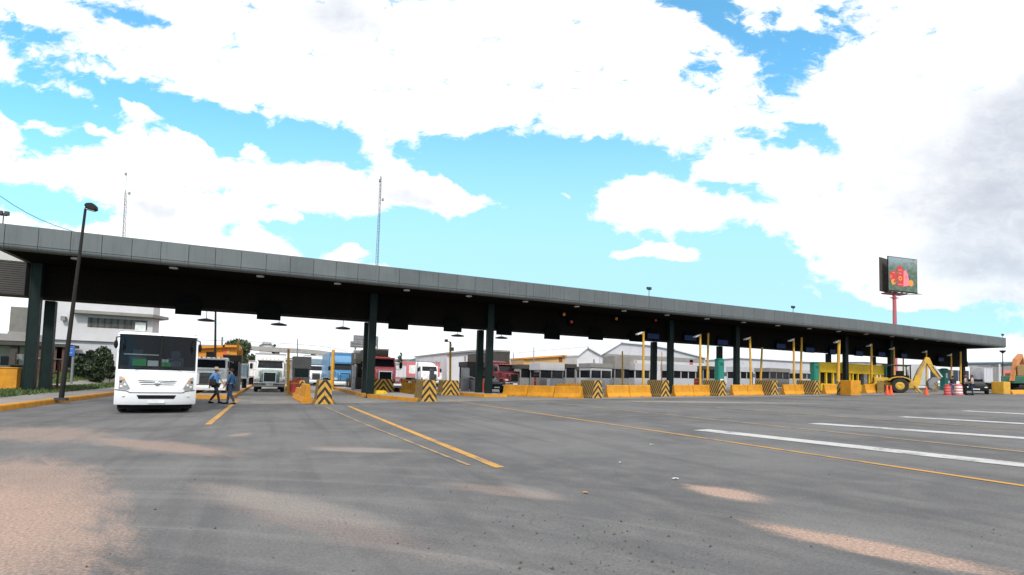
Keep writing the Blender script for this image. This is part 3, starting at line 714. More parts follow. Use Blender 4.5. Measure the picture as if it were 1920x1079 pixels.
row(822, 842, 38.2, 37.2, 1, 'running back from the chevron block by the second columns')
jersey('front yellow barrier behind the tall chevron block by the white truck', (1.72, 28.9), (1.60, 31.6), .98)
jersey('rear yellow barrier behind the tall chevron block by the white truck', (1.58, 31.7), (1.45, 34.6), .7)
chevron_block('small striped board leaning behind the yellow barriers at the white truck', 1.75, 35.6, w=.6, h=.95, L=.25, z=.2)
jersey('short yellow kerb barrier at the foot of the low chevron block', (6.05, 36.4), (6.9, 35.3), .4, 'yellow_dull', .2)
# yellow box with a V striped flank, then the striped boards by the backhoe
x = X(1605, 27.6, 740)
t = thing('barrier_box', 'plain orange yellow box barrier standing in front of the yellow shelter', 'barrier', (x, 27.6, gz(x)), R(-8))
b = MB(); b.box(-.52, .52, 0, 1.0, .03, 1.26); b.build('box', M['yellow'], t, bevel=.03)
b = MB(); b.box(-.56, .56, -.04, 1.04, -.05, .05); b.build('base_plinth', M['dark_concrete'], t)
chevron_block('striped block with V shaped bands left of the orange box', X(1587, 28.9, 740), 28.9, w=1.05, h=1.15, L=.6, front='chev_down', rz=R(20))
chevron_block('striped board between the yellow shelter and the backhoe wheel', X(1656, 31.5, 740), 31.5, w=1.5, h=1.2, L=.4, front='chev_back', flip=True, rz=R(24))
chevron_block('striped board right of the backhoe behind the orange cone', X(1757, 33, 740), 33, w=1.5, h=1.0, L=.5, front='chev_back', flip=True, rz=R(24))

x = X(1889, 25.6, 740)
t = thing('barrier_box', 'olive yellow concrete box barrier in front of the excavator', 'barrier', (x, 25.6, gz(x)), R(-6))
b = MB(); b.box(-.48, .48, 0, 1.0, .03, 1.18); b.build('box', M['yellow_pole'], t, bevel=.04)
b = MB(); b.box(-.53, .53, -.05, 1.05, -.06, .05); b.build('base_plinth', M['dark_concrete'], t)
jersey('low yellow kerb barrier under the excavator tracks', (x + .6, 25.7), (x + 3.4, 25.5), .42)
# ================================================================ VEHICLES
def wheel(parent, x, y, r, w, rim='steel', name='wheel'):
    b = MB(); prof = [(r * .55, -w / 2), (r * .92, -w / 2), (r, -w / 2 + .05), (r, w / 2 - .05), (r * .92, w / 2), (r * .55, w / 2)]
    q = Matrix.Translation((x, y, r)) @ Matrix.Rotation(R(90), 4, 'Y')
    b.lathe(prof, n=20, mat=q, caps=False); o = b.build(name, M['rubber'], parent, smooth=True)
    b = MB(); b.lathe([(.05, -w / 2 + .03), (r * .3, -w / 2 + .0), (r * .56, -w / 2 + .05), (r * .56, w / 2 - .05), (r * .3, w / 2), (.05, w / 2 - .03)], n=14, mat=q); b.build('rim', M[rim], o)
    return o
def loft(b, rings, mi=0, cap=True):
    """rings: lists of points of equal length"""
    n = len(rings[0]); vs = [p for r_ in rings for p in r_]
    fs = [(j * n + i, j * n + (i + 1) % n, (j + 1) * n + (i + 1) % n, (j + 1) * n + i) for j in range(len(rings) - 1) for i in range(n)]
    if cap: fs += [list(range(n)), list(range(len(vs) - n, len(vs)))]
    b.add(vs, fs, mi); return b
def rrect(w, z0, z1, y, r=.1, k=4, bow=0.0):
    """rounded rectangle in x-z at depth y"""
    pts = []
    for cx, cz, a0 in ((w / 2 - r, z1 - r, 0), (-w / 2 + r, z1 - r, 90), (-w / 2 + r, z0 + r, 180), (w / 2 - r, z0 + r, 270)):
        for i in range(k + 1):
            a = R(a0 + 90 * i / k); pts.append((cx + r * math.cos(a), y, cz + r * math.sin(a)))
    return pts

# ---- white minibus
q = gp(290, 775.5)
bus = thing('minibus', 'white minibus with a wide dark windscreen driving out of the plaza', 'bus', (-3.66, 22.1, 0.0), R(11))
W, H = 2.42, 2.90
b = MB()
# front skin leans back with height; windscreen opening left open
zs = [.32, .45, .95, 1.34, 1.54]; yf = {.32: .10, .45: .03, .95: .0, 1.34: .05, 1.54: .10, 2.79: .30, 2.86: .36, 2.93: .62}
def ring(y, w, z0, z1, r): return rrect(w, z0, z1, y, r)
loft(b, [ring(.75, W, .34, H, .10), ring(7.3, W, .34, H, .10), ring(7.55, W - .14, .48, H - .08, .2)], cap=False)
rr_ = ring(7.55, W - .14, .48, H - .08, .2); b.add(rr_, [list(range(len(rr_)))])
# lower nose
n_ = 12
def nose(z):
    pts = []
    for i in range(n_ + 1):
        t = -1 + 2 * i / n_; x = t * W / 2; y = yf[z] + .30 * abs(t) ** 3.2
        pts.append((x, y, z))
    return pts
rows = [nose(z) for z in zs]
vs = [p for r_ in rows for p in r_]; m_ = n_ + 1
fs = [(j * m_ + i, j * m_ + i + 1, (j + 1) * m_ + i + 1, (j + 1) * m_ + i) for j in range(len(rows) - 1) for i in range(n_)]
b.add(vs, fs)
# closing flanks, cowl, roof dome and pillars
for s in (-1, 1):
    e = [p for p in [(s * W / 2, yf[z] + .30, z) for z in zs]]
    b.add(e + [(s * W / 2, .80, zs[-1]), (s * W / 2, .80, zs[0])], [list(range(len(e) + 2))])
    b.prism([(yf[1.54] + .30, 1.54), (.80, 1.54), (.80, 2.84), (.60, 2.80)], 'x', s * W / 2 - .05 if s > 0 else -W / 2, W / 2 if s > 0 else -W / 2 + .05)
top = [[(-W / 2 + .0 + t * W, yf[2.79] + .26 * abs(2 * t - 1) ** 3, 2.78) for t in [i / 12 for i in range(13)]], [(-W / 2 + .04 + t * (W - .08), yf[2.86] + .24 * abs(2 * t - 1) ** 3, 2.86) for t in [i / 12 for i in range(13)]], [(-W / 2 + .14 + t * (W - .28), .68, 2.892) for t in [i / 12 for i in range(13)]], [(-W / 2 + .16 + t * (W - .32), .80, 2.90) for t in [i / 12 for i in range(13)]]]
vs = [p for r_ in top for p in r_]; b.add(vs, [(j * 13 + i, j * 13 + i + 1, (j + 1) * 13 + i + 1, (j + 1) * 13 + i) for j in range(3) for i in range(12)])
b.add(rows[-1] + [(x, .8, 1.54) for x, _, _ in rows[-1]], [(i, i + 1, m_ + i + 1, m_ + i) for i in range(n_)])
b.build('body', M['white_bus'], bus, smooth=True)
b = MB(); b.box(-W / 2 + .06, W / 2 - .06, 1.6, 1.7, 1.0, 2.8); b.build('cabin_bulkhead', M['black'], bus)
b = MB(); b.prism([(.32, 1.552), (.86, 1.552), (.86, 1.66), (.55, 1.68)], 'x', -W / 2 + .1, W / 2 - .1); b.build('dashboard', M['dark_metal'], bus)
for x_ in (-.62, .55):
    b = MB(); b.box(x_ - .26, x_ + .26, 1.15, 1.30, 1.2, 2.02); b.box(x_ - .15, x_ + .15, 1.16, 1.28, 2.05, 2.28); b.box(x_ - .1, x_ + .1, 1.2, 1.24, 2.0, 2.08); b.build('seat', M['slate_blue'], bus, bevel=.05)
b = MB(); rg = [Vector((.55 + .2 * math.cos(6.283 * i / 18), .72 - .05 * math.sin(6.283 * i / 18), 1.78 + .17 * math.sin(6.283 * i / 18))) for i in range(19)]; b.path(rg, .018, 6); b.build('steering_wheel', M['black'], bus)
for nm, x0_, x1_, z0_, z1_, m_k in (('route_card', -.76, -.36, 1.68, 1.92, 'green_card'), ('route_card', .06, .38, 1.68, 1.82, 'green_card'), ('price_card', -.32, .0, 1.68, 1.88, 'white_card'), ('price_card', .1, .3, 1.83, 1.94, 'white_card'), ('sun_strip', -1.02, .0, 2.06, 2.10, 'white_card')):
    b = MB(); b.box(x0_, x1_, .44, .452, z0_, z1_); b.build(nm, M[m_k], bus)
b = MB(); cols = [i / 14 for i in range(15)]
def wsr(z, t): k = (z - 1.54) / (2.79 - 1.54); y = yf[1.54] + (yf[2.79] - yf[1.54]) * k + .012; x = (-W / 2 + .07 + t * (W - .14)); return (x, y + .26 * abs(2 * t - 1) ** 3.2, z)
zz = [1.556, 1.95, 2.35, 2.785]
b.add([wsr(z, t) for z in zz for t in cols], [(j * 15 + i, j * 15 + i + 1, (j + 1) * 15 + i + 1, (j + 1) * 15 + i) for j in range(3) for i in range(14)])
ws = b.build('windscreen', M['glass'], bus, smooth=True)
b = MB(); b.bar((.06, .10, 1.56), (.06, .305, 2.785), .05, .03); b.build('centre_mullion', M['black'], ws)
for s in (-1, 1):
    b = MB(); b.path([(s * .7, .08, 1.57), (s * .2, .12, 1.63)], .012); b.build('wiper', M['black'], ws)
def on_nose(x, z, off=.0):
    ks = sorted(zs); lo = max(k for k in ks if k <= z); hi = min([k for k in ks if k >= z]); t = 0 if hi == lo else (z - lo) / (hi - lo)
    return yf[lo] + (yf[hi] - yf[lo]) * t + .30 * abs(x / (W / 2)) ** 3.2 - off
def nose_patch(name, poly, m, off=.012, parent=bus, n=8):
    """thin panel lying on the curved nose: poly = list of (x, z)"""
    b = MB(); xs_ = [p[0] for p in poly]; 
    up = [p for p in poly]; 
    c = (sum(p[0] for p in poly) / len(poly), sum(p[1] for p in poly) / len(poly))
    vs = [(c[0], on_nose(*c) - off, c[1])] + [(x, on_nose(x, z) - off, z) for x, z in poly] + [(x, on_nose(x, z) + .02, z) for x, z in poly]
    k = len(poly); b.add(vs, [(0, i + 1, (i + 1) % k + 1) for i in range(k)] + [(i + 1, (i + 1) % k + 1, k + (i + 1) % k + 1, k + i + 1) for i in range(k)])
    return b.build(name, M[m], parent)
def dense(poly, n=5):
    out = []
    for a, c in zip(poly, poly[1:] + poly[:1]): out += [(a[0] + (c[0] - a[0]) * i / n, a[1] + (c[1] - a[1]) * i / n) for i in range(n)]
    return out
gr = nose_patch('grille', dense([(-.62, 1.19), (.62, 1.19), (.46, .97), (-.46, .97)], 6), 'white_bus', .010)
for z, hw in ((1.16, .58), (1.10, .55), (1.03, .50)):
    o = nose_patch('grille_slat', dense([(-hw, z + .012), (hw, z + .012), (hw - .03, z - .012), (-hw + .03, z - .012)], 7), 'dark_metal', .018, gr)
b = MB(); b.ell((0, on_nose(0, 1.05) - .02, 1.07), .09, .025, .09, 18, 10); b.build('emblem', M['chrome'], gr, smooth=True)
for s in (-1, 1):
    hl = nose_patch('headlight', dense([(s * 1.10, 1.31), (s * .98, 1.28), (s * .78, .90), (s * .82, .84), (s * 1.10, .86)], 3), 'steel', .014)
    for k, (x, z) in enumerate([(.97, 1.19), (1.04, 1.12), (.92, 1.0), (1.02, .94)]):
        b = MB(); b.ell((s * x, on_nose(s * x, z) - .012, z), .05, .02, .05, 12, 8); b.build('lamp_bulb', M['amber' if k == 0 else 'headlamp' if k > 1 else 'dark_metal'], hl, smooth=True)
    b = MB(); b.ell((s * .94, on_nose(.94, .62) - .008, .62), .055, .018, .035, 12, 8); b.build('fog_lamp', M['headlamp'], bus, smooth=True)
b = MB(); sp = []
for p0_, p1_ in (((-1.2, .84), (-.86, .80)), ((-.86, .80), (-.78, .745)), ((-.78, .745), (.78, .745)), ((.78, .745), (.86, .80)), ((.86, .80), (1.2, .84))):
    for i in range(8): k_ = i / 8; x_ = p0_[0] + (p1_[0] - p0_[0]) * k_; z_ = p0_[1] + (p1_[1] - p0_[1]) * k_; sp.append((x_, on_nose(x_, z_) - .002, z_))
b.path(sp, .014, 6); b.build('bumper_seam', M['dark_metal'], bus)
b = MB(); b.path([(x_, on_nose(x_, 1.50) - .0, 1.50) for x_ in lin(-1.15, 1.15, 14)], .006, 5); b.build('bonnet_seam', M['grey_metal'], bus)
b = MB(); b.box(-.24, .24, on_nose(0, .42) - .02, on_nose(0, .42) + .02, .385, .49); b.build('number_plate', M['white_card'], bus)
nose_patch('lower_grille', dense([(-.58, .66), (.58, .66), (.52, .53), (-.52, .53)], 6), 'black', .012)
for x in (-.97, .97):
    wheel(bus, x, 1.55, .44, .26); wheel(bus, x, 5.6, .44, .30)
b = MB(); b.box(-W / 2 + .1, W / 2 - .1, .45, 7.2, .16, .32); b.build('chassis', M['black'], bus)
for s in (-1, 1):
    b = MB(); b.path([(s * 1.14, .45, 2.68), (s * 1.25, .30, 2.64), (s * 1.25, .28, 2.50)], .018); mr = b.build('mirror_arm', M['black'], bus)
    b = MB(); b.ell((s * 1.25, .28, 2.40), .06, .06, .15, 12, 8); b.build('mirror', M['black'], mr, smooth=True)
    for k in range(4):
        b = MB(); b.box(s * W / 2 - .012, s * W / 2 + .012, 1.5 + k * 1.4, 2.75 + k * 1.4, 1.55, 2.45); b.build('side_window', M['dark_window'], bus)
b = MB(); b.box(-.55, .55, 3.5, 4.6, 2.895, 3.0); b.build('roof_hatch', M['white_card'], bus, bevel=.04)

# ---- lorries with a bonnet
def bonnet_truck(name, label, px, Y, cabm, grillem='black', bumper='chrome', box=None, boxh=3.5, boxw=2.4, boxl=8.0, sleeper=True, rz=0, cat='truck', scale=1.0, visor=None, fairing=None, z=None, x=None, bon=None):
    x = X(px, Y, 720) if x is None else x
    t = thing(name, label, cat, (x, Y, gz(x) if z is None else z), rz); t.scale = (scale,) * 3; m = M[cabm]
    b = MB()
    b.prism([(.30, .80), (.22, 1.45), (.42, 1.68), (1.75, 1.86), (1.75, .80)], 'x', -.62, .62)
    loft(b, [rrect(1.5, .75, 1.72, .62, .16), rrect(1.75, .75, 1.84, 1.75, .14)])
    b.build('bonnet', M[bon] if bon else m, t, smooth=True, bevel=.03)
    for s in (-1, 1):
        b = MB(); pr = [(.28, .62), (.30, 1.0), (.55, 1.20), (1.15, 1.24), (1.60, 1.05), (1.66, .62), (1.52, .62), (1.40, .92), (1.1, 1.06), (.75, 1.05), (.5, .88), (.42, .62)]
        b.prism(pr, 'x', *(sorted((s * .70, s * 1.16)))); b.build('mudguard', m, t, bevel=.03)
    b = MB(); loft(b, [rrect(2.1, .85, 1.88, 1.70, .08), rrect(2.1, .85, 2.62, 2.02, .14), rrect(2.14, .85, 2.72, 3.2, .14)] )
    b.build('cab', m, t, smooth=True, bevel=.02)
    if sleeper:
        b = MB(); loft(b, [rrect(2.2, .85, 2.9, 3.22, .15), rrect(2.2, .85, 3.1, 4.5, .15)]); b.build('sleeper', m, t, smooth=True)
    if fairing:
        b = MB(); loft(b, [rrect(1.5, 2.66, 2.78, 2.0, .05), rrect(1.9, 2.66, 3.35, 3.0, .15), rrect(2.0, 2.66, 3.5, 3.9, .15)]); b.build('roof_fairing', M[fairing], t, smooth=True)
    k = (2.02 - 1.70) / (2.62 - 1.88)
    wsb = MB()
    for s in (-1, 1): wsb.add([(s * .03, 1.70 + k * .08 - .02, 1.96), (s * .95, 1.70 + k * .08 + .03, 1.96), (s * .90, 1.70 + k * .64 + .03, 2.52), (s * .03, 1.70 + k * .64 - .02, 2.52)], [(0, 1, 2, 3)])
    wsb.box(-.03, .03, 1.78, 1.80, 1.96, 2.0)
    wb = MB(); wb.add([(-.95, 1.715, 1.95), (.95, 1.715, 1.95), (.90, 1.958, 2.52), (-.90, 1.958, 2.52), (-.95, 1.75, 1.95), (.95, 1.75, 1.95), (.90, 2.0, 2.52), (-.90, 2.0, 2.52)], [(0, 1, 2, 3), (0, 4, 5, 1), (1, 5, 6, 2), (2, 6, 7, 3), (3, 7, 4, 0)])
    wb.build('windscreen', M['dark_window'], t)
    if visor: b = MB(); b.prism([(1.80, 2.58), (2.05, 2.62), (2.05, 2.66), (1.78, 2.63)], 'x', -1.0, 1.0); b.build('sun_visor', M[visor], t)
    b = MB(); b.prism([(.19, .84), (.17, 1.40), (.25, 1.56), (.32, 1.56), (.32, .84)], 'x', -.42, .42); g = b.build('grille', M[grillem], t, bevel=.02)
    b = MB(); [b.box(-.47, -.43, .16, .3, .82, 1.58), b.box(.43, .47, .16, .3, .82, 1.58), b.box(-.47, .47, .15, .28, 1.56, 1.61), b.box(-.47, .47, .15, .28, .79, .84)]; b.build('grille_surround', M['chrome'], g)
    b = MB(); b.prism([(.0, .42), (-.04, .60), (.0, .76), (.14, .76), (.14, .42)], 'x', -1.15, 1.15); bp = b.build('bumper', M[bumper], t, bevel=.03)
    b = MB(); b.box(-.26, .26, -.055, -.035, .52, .66); b.build('number_plate', M['white_card'], bp)
    for s in (-1, 1):
        b = MB(); b.box(s * .86 - .16, s * .86 + .16, .22, .36, .88, 1.08); hl = b.build('headlight', M['headlamp'], t, bevel=.03)
        b = MB(); b.box(s * 1.06 - .05, s * 1.06 + .05, .24, .36, .92, 1.04); b.build('indicator', M['amber'], t, bevel=.01)
        b = MB(); b.path([(s * 1.06, 1.85, 2.45), (s * 1.42, 1.75, 2.40), (s * 1.42, 1.75, 1.75), (s * 1.06, 1.80, 1.80)], .018); ma = b.build('mirror_arm', M['steel'], t)
        b = MB(); b.box(s * 1.42 - .11, s * 1.42 + .11, 1.70, 1.80, 1.85, 2.30); b.build('mirror', M['black'], ma, bevel=.03)
        b = MB(); b.box(*sorted((s * 1.055, s * 1.075)), 2.15, 2.95, 1.95, 2.48); b.build('side_window', M['dark_window'], t)
        wheel(t, s * .98, 1.05, .50, .28); 
        for yy in ((boxl + 1.6, boxl + 2.9) if box else (4.6, 5.9)): wheel(t, s * .95, yy, .50, .5)
        if sleeper:
            b = MB(); b.tube((s * 1.16, 3.15, 1.0), (s * 1.16, 3.15, 3.3), .07); b.build('exhaust_stack', M['chrome'], t, smooth=True)
    for xx in (-.6, -.3, 0, .3, .6):
        b = MB(); b.box(xx - .05, xx + .05, 2.1, 2.2, 2.64, 2.72); b.build('marker_lamp', M['amber'], t)
    b = MB(); b.box(-.45, .45, .4, (boxl + 4) if box else 6.6, .55, .84); b.build('chassis', M['black'], t)
    if box:
        b = MB(); y0 = 4.7 if sleeper else 3.4; b.box(-boxw / 2, boxw / 2, y0, y0 + boxl, 1.05, boxh); bx = b.build('cargo_box', M[box], t, bevel=.04)
        for zc, tt in ((boxh - .03, .06), (1.10, .10)):
            b = MB(); b.box(-boxw / 2 - .012, boxw / 2 + .012, y0 - .012, y0 + .1, zc - tt, zc + tt * .7); b.build('box_rail', M['steel'], bx)
    return t
bonnet_truck('cargo_truck', 'white bonneted truck with a tall white box facing out of the lane', 505, 46.5, 'white_paint', 'dark_metal', 'chrome', box='white_paint', boxh=3.2, boxl=7, sleeper=False, visor='white_paint', bon='pale_green')
bonnet_truck('semi_truck', 'bright red bonneted semi truck with a chrome bumper behind the low chevron block', 723, 41.6, 'red_truck', 'black', 'chrome', box='dark_wall', boxw=1.6, boxh=3.35, boxl=9, sleeper=False, visor='red_truck', scale=1.1)
bonnet_truck('semi_truck', 'dark maroon bonneted truck with a white grille surround behind the long yellow barrier', 966, 50, 'maroon', 'black', 'chrome', box=None, sleeper=True, visor='maroon', rz=R(6))
bonnet_truck('cargo_truck', 'white truck half hidden behind the minibus and the two walking men', 387, 37.5, 'white_paint', 'dark_metal', 'white_paint', box=None, sleeper=False, scale=.92)
bonnet_truck('semi_truck', 'blue truck with a tall blue cab fairing waiting left of the grey signs', 647, 56, 'blue_truck', 'blue_truck', 'white_paint', box='blue_truck', boxh=3.9, boxl=9, fairing='blue_truck', visor='slate_blue')
bonnet_truck('cargo_truck', 'white truck with a dark windscreen in front of the red and white trailer', 812, 62, 'white_paint', 'dark_metal', 'chrome', box=None, sleeper=True)
bonnet_truck('cargo_truck', 'white truck with a blue roof fairing at the far end of the truck queue', 838, 74, 'white_paint', 'dark_metal', 'chrome', box=None, sleeper=True, fairing='blue_truck')
bonnet_truck('semi_truck', 'white truck with a blue cab side beyond the grey booth', 592, 70, 'white_paint', 'dark_metal', 'white_paint', box='white_paint', boxh=4.0, boxl=12, fairing='slate_blue')
def trailer(name, label, px0, px1, pyt, Y, m, L=9, rails='steel', stripe=None, rz=0, wheels=True, zb=1.05):
    a, c = X(px0, Y), X(px1, Y); x = (a + c) / 2; z = gz(x); zt = Z((px0 + px1) / 2, pyt, Y) - z; w = c - a
    t = thing(name, label, 'trailer', (x, Y, z), rz)
    b = MB(); b.box(-w / 2, w / 2, 0, L, zb, zt); bo = b.build('cargo_box', M[m], t, bevel=.04)
    b = MB(); b.box(-w / 2 - .01, w / 2 + .01, -.015, .1, zt - .14, zt + .01); b.build('top_rail', M[rails], bo)
    b = MB(); b.box(-w / 2 - .01, w / 2 + .01, -.015, .1, zb - .02, zb + .14); b.build('bottom_rail', M[rails], bo)
    if stripe: b = MB(); b.box(-w / 2 + .3, w / 2 - .3, -.012, -.002, zb + (zt - zb) * .25, zb + (zt - zb) * .75); b.build('side_panel', M[stripe], bo)
    n = max(2, int(w / .9))
    b = MB(); [b.box(-w / 2 + w * (i + .5) / n - .012, -w / 2 + w * (i + .5) / n + .012, -.012, .05, zb + .15, zt - .15) for i in range(n)]; r_ = b.build('door_rib', M[rails], bo); r_['kind'] = 'stuff'
    if wheels:
        for s in (-1, 1): wheel(t, s * (w / 2 - .25), 1.2, .5, .3); wheel(t, s * (w / 2 - .25), L - 1.2, .5, .3)
    b = MB(); b.box(-w / 2 + .3, w / 2 - .3, .3, L - .3, .6, zb); b.build('chassis', M['black'], t)
    return t
trailer('box_trailer', 'plain white trailer box standing between the slate blue truck and the white truck', 464, 477, 676, 66, 'white_paint', 6)
trailer('cargo_trailer', 'slate blue high sided truck body behind the grey booth beside the walking men', 450, 463, 682, 50, 'slate_blue', 3)
trailer('box_trailer', 'long white ribbed trailer parked beyond the yellow jersey barriers', 600, 627, 678, 78, 'offwhite', 8)
trailer('box_trailer', 'red and white painted trailer side on behind the red truck', 762, 824, 678, 70, 'pink_red', 3, stripe='white_card')
trailer('container_trailer', 'dark grey container trailer standing right of the second green column pair', 929, 955, 660, 57, 'dark_wall', 10, rails='dark_metal', zb=2.4)
trailer('box_trailer', 'small white truck box standing right of the red truck mirror', 742, 761, 684, 66, 'white_wall', 3)
# low car shape by the second columns and a black car on the right
def car(name, label, x, y, m, rz=0, scale=1.0, cat='car'):
    t = thing(name, label, cat, (x, y, gz(x)), rz); t.scale = (scale,) * 3
    b = MB()
    prof = [(-.0, .35), (-.02, .62), (.15, .78), (1.15, .92), (3.9, .95), (4.3, .88), (4.4, .6), (4.36, .32)]
    rings = [[(-.86, y, .30), (-.88, y, zt * .75 if zt > .7 else .45), (-.78, y, zt), (.78, y, zt), (.88, y, zt * .75 if zt > .7 else .45), (.86, y, .30)] for y, zt in ((0, .60), (.12, .76), (1.2, .93), (3.7, .96), (4.25, .9), (4.38, .62))]
    loft(b, rings); b.build('body', M[m], t, smooth=True, bevel=.03)
    b = MB(); loft(b, [[(-.72, 1.15, .92), (.72, 1.15, .92), (.70, 1.17, .93), (-.70, 1.17, .93)], [(-.70, 1.85, .92), (.70, 1.85, .92), (.56, 1.9, 1.38), (-.56, 1.9, 1.38)], [(-.72, 3.2, .92), (.72, 3.2, .92), (.56, 3.1, 1.40), (-.56, 3.1, 1.40)], [(-.72, 3.85, .92), (.72, 3.85, .92), (.68, 3.83, .95), (-.68, 3.83, .95)]])
    b.build('cabin_glass', M['dark_window'], t, smooth=True)
    b = MB(); loft(b, [rrect(1.10, 1.36, 1.42, 1.85, .02), rrect(1.14, 1.385, 1.45, 2.5, .02), rrect(1.08, 1.37, 1.42, 3.12, .02)]); b.build('roof', M[m], t, smooth=True)
    for s in (-1, 1):
        b = MB(); b.ell((s * .66, .06, .64), .14, .08, .07, 10, 6); b.build('headlight', M['headlamp'], t, smooth=True)
        b = MB(); b.box(s * .68 - .12, s * .68 + .12, 4.33, 4.40, .62, .80); b.build('tail_light', M['red'], t)
        b = MB(); b.ell((s * .98, 1.35, .98), .10, .06, .07, 8, 6); b.build('mirror', M[m], t)
        for yy in (.85, 3.5): wheel(t, s * .80, yy, .31, .2)
    b = MB(); b.box(-.25, .25, -.03, .0, .42, .53); b.build('number_plate', M['white_card'], t)
    return t
car('parked_car', 'small black car nose out beside the second green column pair', X(932, 41), 41, 'black')
car('parked_car', 'black car with a bright windscreen beside the standing men on the right', X(1831, 26.8, 740), 26.8, 'black', R(-64), 1.0)

# ---- coach and trucks at the far right
def coach(label, px0, px1, pyt, Y):
    a, c = X(px0, Y), X(px1, Y); zc = gz((a + c) / 2); zt = Z((px0 + px1) / 2, pyt, Y) - zc; L = c - a
    t = thing('coach', label, 'bus', (a, Y, zc))
    b = MB(); b.prism([(0, .35), (2.5, .35), (2.5, zt - .15), (2.3, zt), (.2, zt), (0, zt - .15)], 'x', 0, L); b.build('body', M['white_paint'], t, bevel=.05)
    n = 7
    for i in range(n): b = MB(); b.box(.3 + i * (L - .5) / n, .3 + (i + .92) * (L - .5) / n, -.015, .03, zt * .34, zt * .80); b.build('side_window', M['coach_window'], t)
    b = MB(); b.box(.05, L - .05, -.01, .02, .5, .75); b.build('skirt_stripe', M['steel'], t)
    for x in (1.6, L - 2.0):
        b = MB(); b.lathe([(.2, 0), (.48, 0), (.5, .25), (.2, .28)], n=18, mat=Matrix.Translation((x, .25, .5)) @ Matrix.Rotation(R(90), 4, 'X')); b.build('wheel', M['rubber'], t, smooth=True)
    return t
coach('long white coach with dark blue windows behind the backhoe and the last green cabin', 1742, 1819, 685, 41)
def tank(label, px0, px1, pyt, Y, m, L=9, rz=0):
    a, c = X(px0, Y), X(px1, Y); x = (a + c) / 2; z = gz(x); zt = Z((px0 + px1) / 2, pyt, Y) - z; r = (c - a) / 2
    t = thing('tank_trailer', label, 'trailer', (x, Y, z), rz)
    b = MB(); n = 20; k = max(.3, zt - 1.0)
    ringf = lambda y, s: [(r * s * math.cos(6.283 * i / n), y, 1.0 + k / 2 + k / 2 * s * math.sin(6.283 * i / n)) for i in range(n)]
    loft(b, [ringf(0, .75), ringf(.25, .97), ringf(.5, 1), ringf(L, 1)]); b.build('tank', M[m], t, smooth=True)
    b = MB(); b.box(-r * .7, r * .7, .5, L, .55, 1.05); b.build('chassis', M['black'], t)
    for s in (-1, 1): wheel(t, s * r * .8, 1.5, .5, .3)
    b = MB(); b.box(-r * .9, r * .9, -.05, .08, .55, .72); b.build('rear_bumper', M['steel'], t)
tank('dull silver rounded tank trailer right of the coach', 1824, 1846, 686, 43, 'grey_metal')
trailer('box_trailer', 'light grey trailer standing right of the silver tank', 1846, 1862, 689, 43, 'pale_wall', 6)
trailer('container_trailer', 'dark brown container end next to the white post at the far right', 1861, 1874, 686, 45, 'grey_wall', 5, rails='dark_metal')

# ---- yellow backhoe
x = X(1690, 31.0, 738)
bh = thing('backhoe', 'yellow backhoe digger with its rear arm folded high', 'digger', (x, 31.0, gz(x)), R(-48))
wheel(bh, -.05, .35, .72, .45, 'yellow_plant', 'rear_wheel'); wheel(bh, -.05, 2.05, .72, .45, 'yellow_plant', 'rear_wheel')
wheel(bh, -1.55, .45, .45, .32, 'yellow_plant', 'front_wheel'); wheel(bh, -1.55, 1.95, .45, .32, 'yellow_plant', 'front_wheel')
for o in [c for c in bh.children]:
    # wheels roll along local x
    me = o.data
for c in list(bh.children):
    xx = sum(v.co.x for v in c.data.vertices) / len(c.data.vertices); yy = sum(v.co.y for v in c.data.vertices) / len(c.data.vertices)
    m4 = Matrix.Translation((xx, yy, 0)) @ Matrix.Rotation(R(90), 4, 'Z') @ Matrix.Translation((-xx, -yy, 0))
    for k in [c] + list(c.children): k.data.transform(m4)
b = MB(); b.box(-2.0, 1.2, .85, 1.55, .55, 1.05); b.box(-2.05, -.9, .75, 1.65, 1.05, 1.5); b.box(.5, 1.5, .6, 1.8, .5, 1.2); b.build('body', M['yellow_plant'], bh, bevel=.04)
for yy in (.12, 1.83):
    b = MB(); pr = [(-1.0, 1.25), (-.72, 1.50), (-.3, 1.62), (.2, 1.62), (.62, 1.48), (.95, 1.22), (.88, 1.16), (.55, 1.40), (.18, 1.53), (-.28, 1.53), (-.66, 1.42), (-.94, 1.18)]
    b.prism(pr, 'y', yy, yy + .5); b.build('mudguard', M['yellow_plant'], bh)
cab_ = MB(); cab_.box(-.75, .95, .45, 1.95, 2.68, 2.80); rf = cab_.build('cab_roof', M['dark_metal'], bh, bevel=.03)
for xx, yy in ((-.68, .5), (.88, .5), (-.68, 1.9), (.88, 1.9)):
    b = MB(); b.bar((xx, yy, 1.15), (xx * .98, yy, 2.7), .09, .09); b.build('cab_post', M['black'], bh)
b = MB(); b.box(-.6, .8, .52, 1.88, 1.06, 1.75); b.box(-.1, .45, .95, 1.45, 1.75, 2.2); b.build('seat_console', M['black'], bh, bevel=.04)
b = MB(); b.prism([(1.35, .75), (1.75, .8), (1.95, 2.0), (2.55, 3.52), (2.28, 3.60), (1.62, 2.35), (1.25, 1.3)], 'y', 1.05, 1.42); bm_ = b.build('boom', M['yellow_plant'], bh, bevel=.03)
b = MB(); b.tube((1.5, 1.0, 1.9), (2.2, 1.0, 3.2), .06); b.build('boom_ram', M['steel'], bm_)
b = MB(); b.prism([(2.25, 3.60), (2.58, 3.50), (3.0, 2.3), (3.45, 1.55), (3.28, 1.42), (2.78, 2.1), (2.38, 2.9)], 'y', 1.08, 1.40); st = b.build('dipper_stick', M['yellow_plant'], bh, bevel=.03)
b = MB(); b.bar((2.86, 1.02, 2.75), (3.5, 1.02, 1.65), .12, .12); b.build('dipper_ram', M['offwhite'], st)
